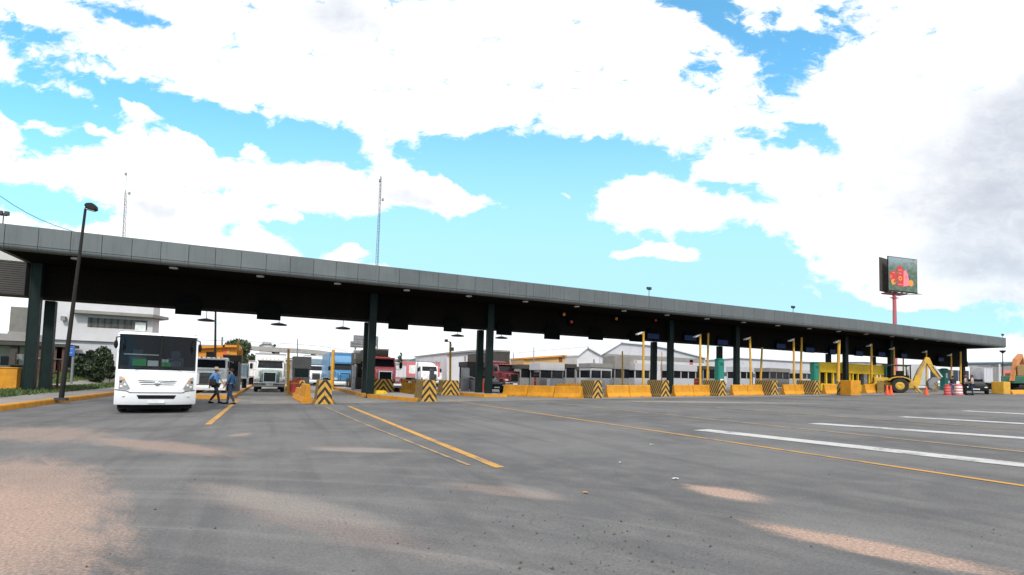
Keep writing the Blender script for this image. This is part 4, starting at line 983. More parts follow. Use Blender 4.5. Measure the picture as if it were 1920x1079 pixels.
b = MB(); b.prism([(3.4, 1.55), (2.75, 1.62), (2.35, 1.2), (2.4, .62), (2.8, .42), (3.0, .6), (2.75, .95), (3.15, 1.25)], 'y', .85, 1.6); b.build('bucket', M['grey_metal'], bh, bevel=.02)
for s in (.55, 1.85):
    b = MB(); b.bar((1.2, s, .8), (1.75, s, .08), .14, .12); lg = b.build('stabiliser_leg', M['yellow_plant'], bh); b = MB(); b.box(1.55, 2.0, s - .18, s + .18, .0, .07); b.build('foot_pad', M['dark_metal'], lg)
b = MB(); b.prism([(-2.8, .12), (-2.3, .1), (-2.15, .9), (-2.45, .75)], 'y', .1, 2.3); b.build('loader_bucket', M['yellow_plant'], bh, bevel=.03)
for s in (.62, 1.78): b = MB(); b.prism([(-2.4, .55), (-1.9, 1.25), (-.8, 1.45), (-.8, 1.3), (-1.8, 1.05), (-2.3, .4)], 'y', s - .06, s + .06); b.build('loader_arm', M['yellow_plant'], bh)
# ---- excavator at the right edge
x = X(1938, 27.5, 738)
ex = thing('excavator', 'rusty orange excavator with a raised arm at the right edge', 'digger', (x, 27.8, gz(x)), R(4))
for yy in (0, 1.9):
    b = MB(); n = 16; pr = []
    for i in range(n + 1): a = R(90 + 180 * i / n); pr.append((-.6 + .40 * math.cos(a), .42 + .40 * math.sin(a)))
    for i in range(n + 1): a = R(-90 + 180 * i / n); pr.append((2.9 + .40 * math.cos(a), .42 + .40 * math.sin(a)))
    b.prism(pr, 'y', yy, yy + .55); b.build('track', M['rubber'], ex)
b = MB(); b.box(-.1, 3.0, .1, 2.3, .95, 1.75); b.build('upper_body', M['green_card'] if False else mat('faded_green', (.06, .20, .13), .6, dirt=.5, scale=2), ex, bevel=.06)
b = MB(); b.box(1.1, 3.1, .9, 2.35, 1.75, 2.1); b.build('engine_cover', M['tan_wall'], ex, bevel=.06)
b = MB(); b.box(.1, 1.2, .1, 1.0, 1.75, 2.95); cb = b.build('cab', M['tan_wall'], ex, bevel=.06)
b = MB(); b.box(.2, 1.1, .085, .1, 2.05, 2.8); b.build('cab_window', M['dark_window'], cb)
b = MB(); b.box(.3, 2.0, .55, 1.9, .55, .98); b.build('turntable', M['black'], ex)
b = MB(); b.prism([(-.35, 1.2), (.15, 1.25), (1.15, 3.1), (2.2, 3.9), (2.0, 4.25), (.75, 3.6)], 'y', 1.1, 1.55); b.build('boom', M['orange_plant'], ex, bevel=.04)
b = MB(); b.prism([(2.1, 4.25), (2.35, 3.95), (2.9, 3.2), (3.3, 2.3), (3.0, 2.2), (2.5, 3.1)], 'y', 1.14, 1.5); b.build('dipper_stick', M['orange_plant'], ex, bevel=.04)
b = MB(); b.prism([(3.3, 2.4), (3.0, 2.0), (3.2, 1.7), (3.8, 1.8), (3.8, 2.1), (3.5, 2.1)], 'y', .95, 1.7); b.build('bucket', M['rust'], ex, bevel=.02)

# ================================================================ PEOPLE
def person(label, loc, rz, pose, shirt, trousers, head='hair', long_sleeve=True, hatm=None, bag=None, h=1.0, z=None):
    """pose: joint name -> point; facing local -y"""
    t = thing('person', label, 'person', (loc[0], loc[1], gz(loc[0]) if z is None else z), rz); t.scale = (h,) * 3
    J = dict(pel=(0, 0, .95), spi=(0, 0, 1.12), che=(0, -.01, 1.30), nck=(0, 0, 1.46), hb=(0, -.01, 1.53), hm=(0, -.02, 1.61), ht=(0, -.005, 1.70),
             ls=(-.19, 0, 1.41), le=(-.24, .02, 1.13), lw=(-.25, -.08, .90), rs=(.19, 0, 1.41), re=(.24, .02, 1.13), rw=(.25, -.08, .90),
             lh=(-.09, 0, .90), lk=(-.10, -.02, .49), la=(-.10, .02, .08), lt=(-.11, -.16, .035), rh=(.09, 0, .90), rk=(.10, -.02, .49), ra=(.10, .02, .08), rt=(.11, -.16, .035))
    J.update(pose); J = {k: Vector(v) for k, v in J.items()}
    RAD = dict(pel=.135, spi=.125, che=.145, nck=.055, hb=.06, hm=.092, ht=.068, ls=.072, rs=.072, le=.045, re=.045, lw=.03, rw=.03, lh=.088, rh=.088, lk=.058, rk=.058, la=.040, ra=.040, lt=.034, rt=.034)
    def skin(name, joints, edges, m, k=1.0, root='pel', extra=None, parent=t, sub=2):
        idx = {j: i for i, j in enumerate(joints)}; vs = [J[j] for j in joints]; es = [(idx[a], idx[b_]) for a, b_ in edges]; rr = [RAD[j] * k for j in joints]
        for p0, p1, r_ in (extra or []):
            a = idx[p0] if isinstance(p0, str) else p0
            vs.append(Vector(p1)); es.append((a, len(vs) - 1)); rr.append(r_)
        me = bpy.data.meshes.new(name); me.from_pydata(vs, es, []); me.materials.append(M[m])
        o = bpy.data.objects.new(name, me); COL.objects.link(o); o.parent = parent
        mod = o.modifiers.new('skin', 'SKIN'); mod.use_smooth_shade = True
        sv = me.skin_vertices[0].data
        for i, r_ in enumerate(rr): sv[i].radius = (r_, r_ * (.78 if i < len(joints) and joints[i] in ('pel', 'spi', 'che') else 1)); sv[i].use_root = (i < len(joints) and joints[i] == root)
        sb = o.modifiers.new('sub', 'SUBSURF'); sb.levels = sub; sb.render_levels = sub
        return o
    ext = []
    base = list('x')
    joints = ['pel', 'spi', 'che', 'nck', 'hb', 'hm', 'ht', 'ls', 'le', 'lw', 'rs', 're', 'rw', 'lh', 'lk', 'la', 'lt', 'rh', 'rk', 'ra', 'rt']
    edges = [('pel', 'spi'), ('spi', 'che'), ('che', 'nck'), ('nck', 'hb'), ('hb', 'hm'), ('hm', 'ht'), ('che', 'ls'), ('ls', 'le'), ('le', 'lw'), ('che', 'rs'), ('rs', 're'), ('re', 'rw'),
             ('pel', 'lh'), ('lh', 'lk'), ('lk', 'la'), ('la', 'lt'), ('pel', 'rh'), ('rh', 'rk'), ('rk', 'ra'), ('ra', 'rt')]
    n0 = len(joints); ex_ = []; cnt = n0
    for s, w_, e_ in ((-1, 'lw', 're'), (1, 'rw', 're')):
        e_ = 'le' if w_ == 'lw' else 're'
        d = (J[w_] - J[e_]).normalized(); side = Vector((0, -1, 0)) - d * d.dot(Vector((0, -1, 0))); side.normalize(); inn = d.cross(side) * s
        palm = J[w_] + d * .075; ex_.append((w_, palm, .030)); pi_ = cnt; cnt += 1
        for k, (o_, L_) in enumerate(((.03, .075), (.011, .088), (-.010, .082), (-.03, .062))):
            f1 = palm + d * .03 + side * o_ * .9; f2 = f1 + d * L_ * .5 - inn * .012; f3 = f2 + d * L_ * .4 - inn * .03
            ex_.append((pi_, f1, .0115)); ex_.append((cnt, f2, .010)); ex_.append((cnt + 1, f3, .008)); cnt += 3
        th = J[w_] + d * .045 + side * .045; ex_.append((pi_, th, .012)); ex_.append((cnt, th + d * .045 + side * .015, .010)); cnt += 2
    nose = J['hm'] + Vector((0, -.105, -.015)); ex_.append(('hm', nose, .018)); cnt += 1
    for s in (-1, 1): ex_.append(('hm', J['hm'] + Vector((s * .092, .01, 0)), .018)); cnt += 1
    body = skin('body', joints, edges, 'skin', .93, extra=ex_)
    for s in (-1, 1):
        b = MB(); b.ell(J['hm'] + Vector((s * .034, -.083, .018)), .014, .010, .010, 8, 6); b.build('eye', M['black'], body, smooth=True)
    b = MB(); b.ell(J['hm'] + Vector((0, -.080, -.055)), .026, .010, .007, 8, 6); b.build('mouth', M['red_cloth'], body, smooth=True)
    # clothes
    sj = ['pel', 'spi', 'che', 'nck', 'ls', 'le', 'rs', 're'] + (['lw', 'rw'] if long_sleeve else [])
    se = [('pel', 'spi'), ('spi', 'che'), ('che', 'nck'), ('che', 'ls'), ('ls', 'le'), ('che', 'rs'), ('rs', 're')] + ([('le', 'lw'), ('re', 'rw')] if long_sleeve else [])
    skin('shirt', sj, se, shirt, 1.16, root='spi')
    tj = ['pel', 'lh', 'lk', 'la', 'rh', 'rk', 'ra']; te = [('pel', 'lh'), ('lh', 'lk'), ('lk', 'la'), ('pel', 'rh'), ('rh', 'rk'), ('rk', 'ra')]
    skin('trousers', tj, te, trousers, 1.20)
    for a, tt in (('la', 'lt'), ('ra', 'rt')):
        d = J[tt] - J[a]; b = MB(); c = (J[a] + J[tt]) / 2; L = Vector((d.x, d.y, 0)).length
        ang = math.atan2(d.x, -d.y); mm = Matrix.Translation((c.x, c.y, max(.0, min(J[a].z, J[tt].z) - .035))) @ Matrix.Rotation(ang, 4, 'Z')
        loft(b, [rrect(.07, 0, .05, -L / 2 - .06, .02), rrect(.10, 0, .075, -L / 2 + .02, .03), rrect(.09, 0, .11, L / 2, .03), rrect(.07, 0, .10, L / 2 + .06, .02)])
        b.v = [tuple(mm @ Vector(p)) for p in b.v]; b.build('shoe', M['black'], t, smooth=True)
    if hatm:
        b = MB(); c = J['ht']; b.lathe([(.02, .085), (.075, .08), (.095, .03), (.10, -.02), (.17, -.035), (.172, -.045), (.09, -.03)], (c.x, c.y, c.z - .01), 18); b.build('hat', M[hatm], t, smooth=True)
    b = MB(); b.ell(J['hm'] + Vector((0, .022, .04)), .100, .098, .095, 14, 10); b.build('hair', M['hair'], t, smooth=True)
    if bag:
        b = MB(); p = J[bag[0]] + Vector(bag[2]); b.prism([(-.14, -.32), (.14, -.32), (.15, -.06), (.09, 0), (-.09, 0), (-.15, -.06)], 'x', -.06, .06); b.v = [(x_ + p.x, y_ + p.y, z_ + p.z) for x_, y_, z_ in b.v]; b.build('satchel', M[bag[1]], t, bevel=.03)
    return t
stride = dict(lk=(-.10, -.20, .50), la=(-.10, -.30, .09), lt=(-.10, -.47, .05), lh=(-.09, -.02, .90), rk=(.10, .02, .48), ra=(.10, .30, .13), rt=(.10, .17, .035), le=(-.24, .16, 1.16), lw=(-.24, .14, .91), re=(.24, -.10, 1.15), rw=(.22, -.26, .96))
stride2 = dict(lk=(-.10, -.12, .49), la=(-.10, -.16, .08), lt=(-.10, -.33, .04), rk=(.10, .04, .48), ra=(.10, .22, .12), rt=(.10, .07, .035), le=(-.25, .10, 1.14), lw=(-.24, .05, .90), re=(.25, -.06, 1.14), rw=(.23, -.18, .93))
q = gp(402, 757); person('walking man in a pale hat and light blue shirt carrying a dark bag', (q.x, q.y), R(62), stride, 'sky_shirt', 'dark_cloth', hatm='straw', long_sleeve=False, bag=('ls', 'dark_cloth', (-.06, -.02, -.22)), h=1.0)
q = gp(431, 758.5); person('dark haired man in a denim shirt walking beside the yellow lane line', (q.x, q.y), R(-105), stride2, 'denim_shirt', 'denim', h=.98)
q = gp(1787, 740.5); person('person in a black top and lilac trousers between the two striped drums', (q.x, q.y), R(150), {}, 'dark_cloth', 'lilac_cloth', h=.98)
q = gp(1811, 741); person('man in a grey shirt and red cap standing right of the pale striped drum', (q.x, q.y), R(20), dict(lw=(-.12, -.22, 1.05), rw=(.2, -.02, .9)), 'grey_cloth', 'dark_cloth', hatm='red_cloth', long_sleeve=False, h=1.0)
q = gp(1823.5, 741.5); person('man in a tan shirt and blue jeans standing in front of the black car', (q.x, q.y), R(-160), dict(le=(-.34, .0, 1.16), lw=(-.2, -.14, 1.06), re=(.34, 0, 1.16), rw=(.2, -.14, 1.06)), 'tan_cloth', 'denim', h=1.02)
# ================================================================ BOOTHS, POLES AND SMALL FURNITURE
def booth(label, px0, px1, pyt, Y, wall='grey_wall', roof='dark_wall', win='dark_window', d=2.2, roof_h=.45, z=None, name='toll_booth', sill=1.05, over=.08, door=True, head=.0):
    a, c = X(px0, Y), X(px1, Y); x = (a + c) / 2; w = c - a; z0 = (gz(x) + .2) if z is None else z; h = Z((px0 + px1) / 2, pyt, Y) - z0
    t = thing(name, label, 'booth', (x, Y, z0), 0, 'toll booths on the islands'); wh = h - roof_h
    b = MB(); b.box(-w / 2, w / 2, 0, d, 0, sill); b.build('wall', M[wall], t, bevel=.015)
    wt = wh - head
    b = MB(); b.box(-w / 2 + .05, w / 2 - .05, .05, d - .05, sill, wt); b.build('window', M[win], t)
    n = max(1, int(round(w / 1.1)))
    for i in range(n + 1):
        xx = -w / 2 + .05 + (w - .1) * i / n
        for yy in ((0, d) if i in (0, n) else (0,)):
            b = MB(); b.box(xx - .05, xx + .05, yy - .012 if yy == 0 else yy - .1, yy + .1 if yy == 0 else yy + .012, sill + .002, wt); b.build('post', M[wall], t)
    if head: b = MB(); b.box(-w / 2 - .01, w / 2 + .01, -.02, d + .02, wt, wh); b.build('fascia_board', M['pale_wall'], t)
    b = MB(); b.box(-w / 2 - over, w / 2 + over, -over * 1.5, d + over, wh, h); b.build('roof', M[roof], t, bevel=.02)
    if door:
        b = MB(); b.box(w / 2 - .02, w / 2 + .015, .5, 1.3, .05, wt - .1); dd = b.build('door', M['grey_metal'], t)
        b = MB(); b.box(w / 2 + .015, w / 2 + .045, .55, .65, 1.0, 1.1); b.build('handle', M['steel'], dd)
    return t
booth('grey booth with a black roof beside the two walking men', 418, 448, 666, 42)
booth('grey booth with a tall flat roof and one square window right of the white truck', 549, 580, 669, 45, roof='grey_wall', roof_h=.95)
booth('narrow dark booth left of the paired green columns by the red truck', 667, 684, 673, 47, wall='dark_wall')
booth('dark booth with a white cabinet in front left of the second column pair', 876, 905, 679, 44, wall='dark_wall', roof='dark_wall')
booth('small grey booth with a dark roof right of the maroon truck', 975, 996, 684, 50)
booth('wide pale booth with a long dark window in front of the tan building', 1012, 1056, 681, 47, wall='grey_wall', roof='pale_wall', roof_h=.75)
booth('narrow booth with a dark roof between the wide pale booth and the white gables', 1060, 1079, 683, 51)
booth('low dark roofed booth at the left foot of the white gables', 1080, 1095, 688, 58)
booth('pale booth with windows at the end of the long yellow barrier', 1107, 1147, 682, 47, wall='pale_wall', roof='grey_wall', head=.3)
booth('tall dark grey booth block left of the first tall yellow pole', 1152, 1186, 668, 49, wall='grey_wall', roof='grey_wall', roof_h=1.5)
booth('pale booth with dark windows between the first tall yellow pole and the third columns', 1190, 1232, 682, 48, wall='pale_wall', roof='pale_wall', roof_h=.8)
booth('pale booth with dark windows right of the third green column', 1262, 1305, 684, 49, wall='pale_wall', roof='pale_wall', roof_h=.8)
booth('small dark booth directly left of the first green cabin', 1318, 1341, 687, 50, wall='grey_wall')
booth('pale booth right of the fourth green column', 1388, 1412, 688, 50, wall='pale_wall', roof='pale_wall', roof_h=.7)
booth('grey booth with a curved antenna roof left of the second green cabin', 1443, 1480, 691, 47, wall='grey_wall', roof='grey_wall', roof_h=.5)
booth('pale low booth touching the second green cabin', 1504, 1522, 694, 48, wall='pale_wall', roof='pale_wall', roof_h=.5)
# yellow shelter
a, c = X(1537, 35.65), X(1658, 35.65); Yh = 35.65
x = (a + c) / 2; z0 = gz(x); h = Z(1600, 684, Yh) - z0; hb = Z(1600, 701, Yh) - z0; L = c - a
t = thing('toll_shelter', 'long yellow painted shelter with posts and a deep yellow roof band', 'shelter', (a, Yh, z0))
b = MB(); b.box(0, L, 0, 1.1, hb, h); b.build('roof_band', M['yellow_dull'], t, bevel=.02)
b = MB(); b.box(-.1, L + .1, -.06, 1.15, h, h + .08); b.build('roof', M['yellow_dull'], t)
for f_ in (.0, .10, .20, .27, .36, .45, .50, .58, .76, .85, .93, .985): b = MB(); b.box(f_ * L, f_ * L + .16, .05, .22, 0, hb); b.build('post', M['yellow_dull'], t)
b = MB(); b.box(.1, L - .1, 1.0, 1.06, .0, hb - .002); b.build('back_wall', M['dark_wall'], t)
for f_ in (.30, .39, .53, .79, .88): b = MB(); b.box(f_ * L, f_ * L + .5, .93, .99, .9, hb - .3); b.build('window_pane', M['window_grey'], t)
b = MB(); b.box(.22 * L, .30 * L, .3, .8, 0, hb - .01); b.build('wall_panel', M['dark_concrete'], t)
b = MB(); b.box(.655 * L, .705 * L, -.1, .3, 0, hb - .01); b.build('grey_column', M['grey_metal'], t)
for f_ in (.02, .42): b = MB(); b.box(f_ * L, (f_ + .3) * L, .0, .1, .0, .75); b.build('low_wall', M['yellow_dull'], t)

def yellow_pole(label, px, pyt, Y, lamp=True, r=.085, base_px=None, name='floodlight_pole'):
    xb = X(px if base_px is None else base_px, Y, 720); z0 = gz(xb); q = pt(px, pyt, Y); h = q.z - z0; dx = q.x - xb
    t = thing(name, label, 'pole', (xb, Y, z0), 0, 'yellow poles along the islands')
    b = MB(); b.tube((0, 0, 0), (dx, 0, h), r, r * .85, 12); b.build('pole', M['yellow_pole'], t, smooth=True)
    b = MB(); b.box(-.18, .18, -.18, .18, 0, .04); b.build('base_plate', M['yellow_dull'], t)
    if lamp:
        b = MB(); b.path([(dx, 0, h - .28), (dx - .25, -.02, h - .22)], .03); b.build('arm', M['yellow_pole'], t)
        b = MB(); m4 = Matrix.Translation((dx - .46, -.05, h - .20)) @ Matrix.Rotation(R(-22), 4, 'Y'); b.box(-.25, .25, -.16, .16, -.05, .07, 0, m4); b.build('lamp_head', M['lamp_glass'], t, bevel=.03)
    return t
for px, py, bx, lab, Y, r in [(1206.5, 622, 1206.5, 'tallest yellow floodlight pole left of the third green columns', 33.2, .10), (1313, 627, 1313, 'yellow floodlight pole just left of its plain twin by the first green cabin', 33.4, .10),
                       (1406, 632, 1408.5, 'yellow floodlight pole right of the fourth green columns', 33.5, .10), (1488, 635, 1489, 'yellow floodlight pole left of the second green cabin', 33.6, .10),
                       (1573, 638, 1571, 'thickest yellow floodlight pole standing before the yellow shelter', 33.0, .16), (1633.5, 645, 1634.5, 'dull yellow floodlight pole at the middle of the yellow shelter', 34.4, .12),
                       (1676, 651, 1677, 'thin floodlight pole directly left of the backhoe cab', 34.6, .09), (1737, 657, 1737, 'floodlight pole hidden behind the backhoe arm', 34.6, .08), (1783.5, 663, 1784, 'yellow floodlight pole by the last green cabin', 34.6, .085)]:
    yellow_pole(lab, px, py, Y, True, r, bx)
q = yellow_pole('slim yellow pole with a grey camera in front of the white warehouse wall', 844.5, 641, 41, False, .10)
b = MB(); b.path([(0, 0, 3.9), (-.25, -.1, 4.2), (-.45, -.1, 4.25)], .03); b.build('arm', M['grey_metal'], q)
b = MB(); b.box(-.62, -.38, -.2, .05, 4.15, 4.38); b.build('camera', M['grey_metal'], q, bevel=.03)
b = MB(); b.box(-.16, .16, -.16, .16, 3.45, 3.75); b.build('junction_box', M['grey_metal'], q, bevel=.02)
for px, py, bx, lab, Y, r in [(1328, 625, 1326, 'plain yellow post between the floodlight pole and the first green cabin', 34.8, .10), (1430, 629, 1425, 'leaning plain yellow post left of the last striped row', 35.5, .10), (1503, 633, 1501, 'plain yellow post above the second green cabin row', 34.8, .11),
                       (1693.5, 648, 1694, 'bright thin yellow post seen through the backhoe cab', 36, .085), (1801, 660, 1801, 'thin orange yellow post at the right end of the header', 34, .10),
                       (541, 655, 541, 'pale yellow post right of the white truck', 41, .10), (446.5, 640, 446.5, 'yellow post beside the grey booth under the tree', 44, .10), (1222, 650, 1219, 'dull yellow post beside the leaning grey third column', 38, .08), (1167, 659, 1167, 'dull pinkish post in front of the tall dark booth block', 42, .08),
                       (625, 656, 623, 'tan square post at the end of the footbridge', 52, .17), (1241, 660, 1240, 'thin pale post between the two third columns', 45, .06)]:
    yellow_pole(lab, px, py, Y, False, r, bx, 'yellow_post')
b = MB(); b.box(-.2, .2, -.1, .12, 2.2, 3.2); b.build('traffic_light_box', M['orange'], [o for o in bpy.data.objects if o.get('label', '').startswith('yellow post beside the grey booth')][0], bevel=.03)

def cabin(label, px0, px1, py0, Y, white=False):
    a, c = X(px0, Y), X(px1, Y); w = (c - a) * .68; x = (a + c) / 2 + .16 * (c - a); z0 = gz(x); h = Z((px0 + px1) / 2, py0, Y) - z0
    t = thing('portable_toilet', label, 'portable toilet', (x, Y, z0), 0, 'green portable cabins'); d = .45
    b = MB(); b.box(-w / 2, w / 2, 0, d, 0, h - .12); b.build('shell', M['teal'], t, bevel=.03)
    b = MB(); loft(b, [[(-w / 2 - .03, -.04, h - .12), (w / 2 + .03, -.04, h - .12), (w / 2 + .03, d + .04, h - .12), (-w / 2 - .03, d + .04, h - .12)], [(-w / 2 * .6, d * .25, h), (w / 2 * .6, d * .25, h), (w / 2 * .6, d * .75, h), (-w / 2 * .6, d * .75, h)]]); b.build('roof', M['teal'], t)
    b = MB(); b.box(-w / 2 + .08, w / 2 - .08, -.025, -.002, .08, h - .25); dr = b.build('door', M['teal'], t)
    for k in range(4): b = MB(); b.box(-w / 2 + .14, w / 2 - .14, -.032, -.025, h - .42 - k * .07, h - .39 - k * .07); b.build('vent_slot', M['black'], dr)
    if white: b = MB(); b.box(-.16, .2, -.045, -.026, *white); b.build('notice', M['white_card'], dr)
cabin('green portable cabin with a white notice low on its door', 1342, 1358, 672, 34.3, (1.0, 1.3))
cabin('plain green portable cabin left of the yellow shelter', 1523, 1536, 679, 34.6)
cabin('dark green portable cabin between the yellow shelter and the backhoe', 1657, 1669, 683, 36.5)
cabin('green portable cabin with a white notice high on its door, right of the backhoe', 1766, 1779, 691, 36.5, (1.5, 2.1))

def cone(label, px, py, h, m='cone'):
    q = gp(px, py); t = thing('traffic_cone', label, 'traffic cone', (q.x, q.y, gz(q.x)), 0, 'orange traffic cones'); k = h / .75
    b = MB(); b.box(-.2 * k, .2 * k, -.2 * k, .2 * k, 0, .04); b.build('base', M[m], t, bevel=.01)
    b = MB(); b.lathe([(.15 * k, .04), (.145 * k, .08), (.035 * k, h), (.02 * k, h)], n=18); b.build('cone_body', M[m], t, smooth=True)
    b = MB(); b.lathe([(.112 * k, h * .36), (.078 * k, h * .58)], n=18); b.build('reflective_band', M['pink_red'], t, smooth=True)
cone('left one of the two red orange cones by the backhoe wheel', 1663.5, 740.5, .86); cone('right one of the two red orange cones by the backhoe wheel', 1670.5, 740.5, .86); cone('single orange cone right of the backhoe bucket', 1737, 741, .78)
def drum(label, px, py, w, h, ms):
    q = gp(px, py); t = thing('traffic_drum', label, 'traffic drum', (q.x, q.y, gz(q.x)), 0, 'striped traffic drums'); r = w / 2
    b = MB(); b.lathe([(r * 1.15, 0), (r * 1.15, .06), (r, .07), (r * .98, h * .5), (r * .86, h * .93), (r * .5, h), (.02, h)], n=20); b.build('drum_body', M[ms[0]], t, smooth=True)
    for k in range(3):
        z_ = h * (.16 + .25 * k); z2 = z_ + h * .13; fr = lambda z: r * 1.015 * (1 - .02 * z / (.5 * h) if z < .5 * h else .98 - .12 * (z - .5 * h) / (.43 * h)); b = MB(); b.lathe([(fr(z_), z_), (fr(z2), z2)], n=20, caps=False); b.build('stripe', M[ms[1]], t, smooth=True)
drum('dark red striped drum right of the last green cabin', 1776.5, 741, .52, .92, ('red', 'pink_red')); drum('pale pink and white striped drum beside the man in the grey shirt', 1797, 741, .62, .98, ('pink_red', 'white_card'))
def bollard(label, px, Y, h, m, r=.2, top=True):
    x = X(px, Y, 730); t = thing('bollard', label, 'bollard', (x, Y, gz(x) + .2), 0, 'red bollards on the islands')
    b = MB(); b.lathe([(r, 0), (r, h * .9), (r * .8, h), (.02, h)], n=16); b.build('post', M[m], t, smooth=True)
    b = MB(); b.lathe([(r * 1.02, h * .68), (r * 1.02, h * .80)], n=16); b.build('band', M['orange'], t, smooth=True)
bollard('thick red bollard at the foot of the green column by the red truck', 684.5, 38.5, .92, 'red', .2); bollard('bright orange red bollard in front of the second column pair', 903, 38.5, 1.05, 'cone', .19)
for px, Y, h, lab in [(552, 39, .9, 'left red barrel clustered behind the striped board'), (559, 40.5, 1.0, 'right red barrel clustered behind the striped board'), (546, 42, .8, 'small red barrel by the pale yellow post')]: bollard(lab, px, Y, h, 'red', .22)
bollard('tall orange post in front of the grey booth by the walking men', 421, 39.5, 1.15, 'orange', .14); bollard('dark red post right of the wide pale booth', 1003, 45, 1.1, 'red', .12)
bollard('round dark red drum beside the fourth pole near the first green cabin', 1307, 39, 1.1, 'red', .3)
def cabinet(label, px0, px1, py0, Y, m, d=.6):
    a, c = X(px0, Y), X(px1, Y); x = (a + c) / 2; z0 = gz(x) + .2; h = Z((px0 + px1) / 2, py0, Y) - z0; w = c - a
    t = thing('toll_cabinet', label, 'cabinet', (x, Y, z0), 0, 'equipment cabinets')
    b = MB(); b.box(-w / 2, w / 2, 0, d, 0, h); b.build('case', M[m], t, bevel=.02); b = MB(); b.box(-w / 2 + .04, w / 2 - .04, -.012, -.002, .1, h - .08); dr = b.build('door', M[m], t)
    b = MB(); b.box(w / 2 - .12, w / 2 - .09, -.03, -.012, h * .5, h * .5 + .12); b.build('handle', M['black'], dr)
cabinet('pale grey cabinet at the left end of the barrier arm', 868, 880, 690, 41, 'steel'); cabinet('white cabinet standing under the wide pale booth window', 1031, 1056, 711, 43, 'white_wall'); cabinet('brownish cabinet under the barrier arm', 886, 896, 712, 40, 'grey_metal')
cabinet('white narrow cabinet beside the dark booth by the red truck columns', 661, 666, 686, 44, 'steel'); cabinet('grey utility box in front of the red and white trailer', 798, 812, 714, 45, 'grey_metal'); cabinet('tall narrow grey cabinet in front of the white queueing trucks', 808, 814, 692, 46, 'grey_metal')
cabinet('white box left of the tall dark booth block', 1142, 1150, 712, 40, 'white_wall')
x = X(873, 40.6); t = thing('boom_barrier', 'grey boom barrier arm lowered across the lane left of the second columns', 'barrier', (x, 40.6, gz(x) + .2))
b = MB(); b.box(-.15, .15, -.15, .15, 0, 1.0); b.build('motor_box', M['grey_metal'], t, bevel=.02); b = MB(); b.bar((0, -.2, 1.25), (1.35, -.2, .92), .05, .09); b.build('arm', M['steel'], t)
x = X(757, 46); t = thing('boom_barrier', 'orange striped boom barrier beside the red truck', 'barrier', (x, 46, gz(x)))
b = MB(); b.box(-.18, .18, -.15, .15, 0, 1.1); b.build('motor_box', M['orange'], t, bevel=.02); b = MB(); b.bar((0, -.2, 1.0), (2.9, -.2, 1.06), .06, .12); b.build('arm', M['orange'], t)

# ================================================================ TALL POSTS, MASTS, SIGNS
q = gp(115, 745, .27); base = Vector((q.x, q.y, vz(q.x, q.y))); top = pt(160, 394, q.y)
t = thing('street_lamp', 'tall leaning black street lamp on the left pavement', 'street lamp', tuple(base)); dv = top - base
b = MB(); n = 8; pts_ = [Vector((dv.x * (i / n) , 0, dv.z * i / n)) for i in range(n + 1)]
for i in range(n): b.tube(pts_[i], pts_[i + 1], .10 - .05 * i / n, .10 - .05 * (i + 1) / n, 12, caps=(i in (0, n - 1)))
b.build('post', M['post_black'], t, smooth=True)
b = MB(); b.path([pts_[-1], pts_[-1] + Vector((.04, -.02, .12)), pts_[-1] + Vector((.16, -.04, .16))], .05); b.build('arm', M['post_black'], t, smooth=True)
b = MB(); m4 = Matrix.Translation(pts_[-1] + Vector((.22, -.08, .13))) @ Matrix.Rotation(R(10), 4, 'Y')
pr = [(-.24, .0), (-.18, .12), (.02, .19), (.20, .11), (.25, -.06), (.13, -.14), (-.10, -.13)]
b.prism(pr, 'y', -.17, .17, 0, m4); hd = b.build('lamp_head', M['post_black'], t, bevel=.05)
b = MB(); b.box(-.14, .16, -.12, .12, -.15, -.12, 0, m4); b.build('lens', M['lamp_glass'], hd, bevel=.02)
b = MB(); b.box(-.2, .2, -.2, .2, -.05, .05); b.build('base_plate', M['dark_metal'], t)
def plain_lamp(label, px, py0, py1, Y, head=True, r=.09, z=None, m='post_black'):
    x = X(px, Y, py1); z0 = gz(x) if z is None else z; q = pt(px, py0, Y)
    t = thing('light_post', label, 'light post', (x, Y, z0)); h = q.z - z0
    b = MB(); b.tube((0, 0, 0), (q.x - x, 0, h), r, r * .6); b.build('post', M[m], t, smooth=True)
    if head: b = MB(); b.lathe([(.05, -.35), (.12, -.3), (.42, .0), (.40, .12), (.05, .16)], (q.x - x, 0, h), 14); b.build('lamp_head', M['post_black'], t, smooth=True)
    return t
plain_lamp('black lamp post with a funnel shaped head at the far right', 1880, 659, 720, 44)
plain_lamp('dark tall post rising behind the orange cabin', 404.5, 560, 700, 58, False, .13)
plain_lamp('thin grey chimney pipe left of the tree', 417, 632, 660, 90, False, .22, m='grey_metal')
plain_lamp('thin grey pole standing above the grey flat roofed booth', 558, 636, 700, 60, False, .09, m='grey_metal')
plain_lamp('slim grey pole rising above the tan building', 1001, 652, 700, 62, False, .08, m='grey_metal')
plain_lamp('thin grey pole above the narrow booth by the gables', 963, 661, 700, 62, False, .08, m='grey_metal')
plain_lamp('white square post beside the red roofed shed', 1874, 683, 722, 37, False, .16, m='white_wall')
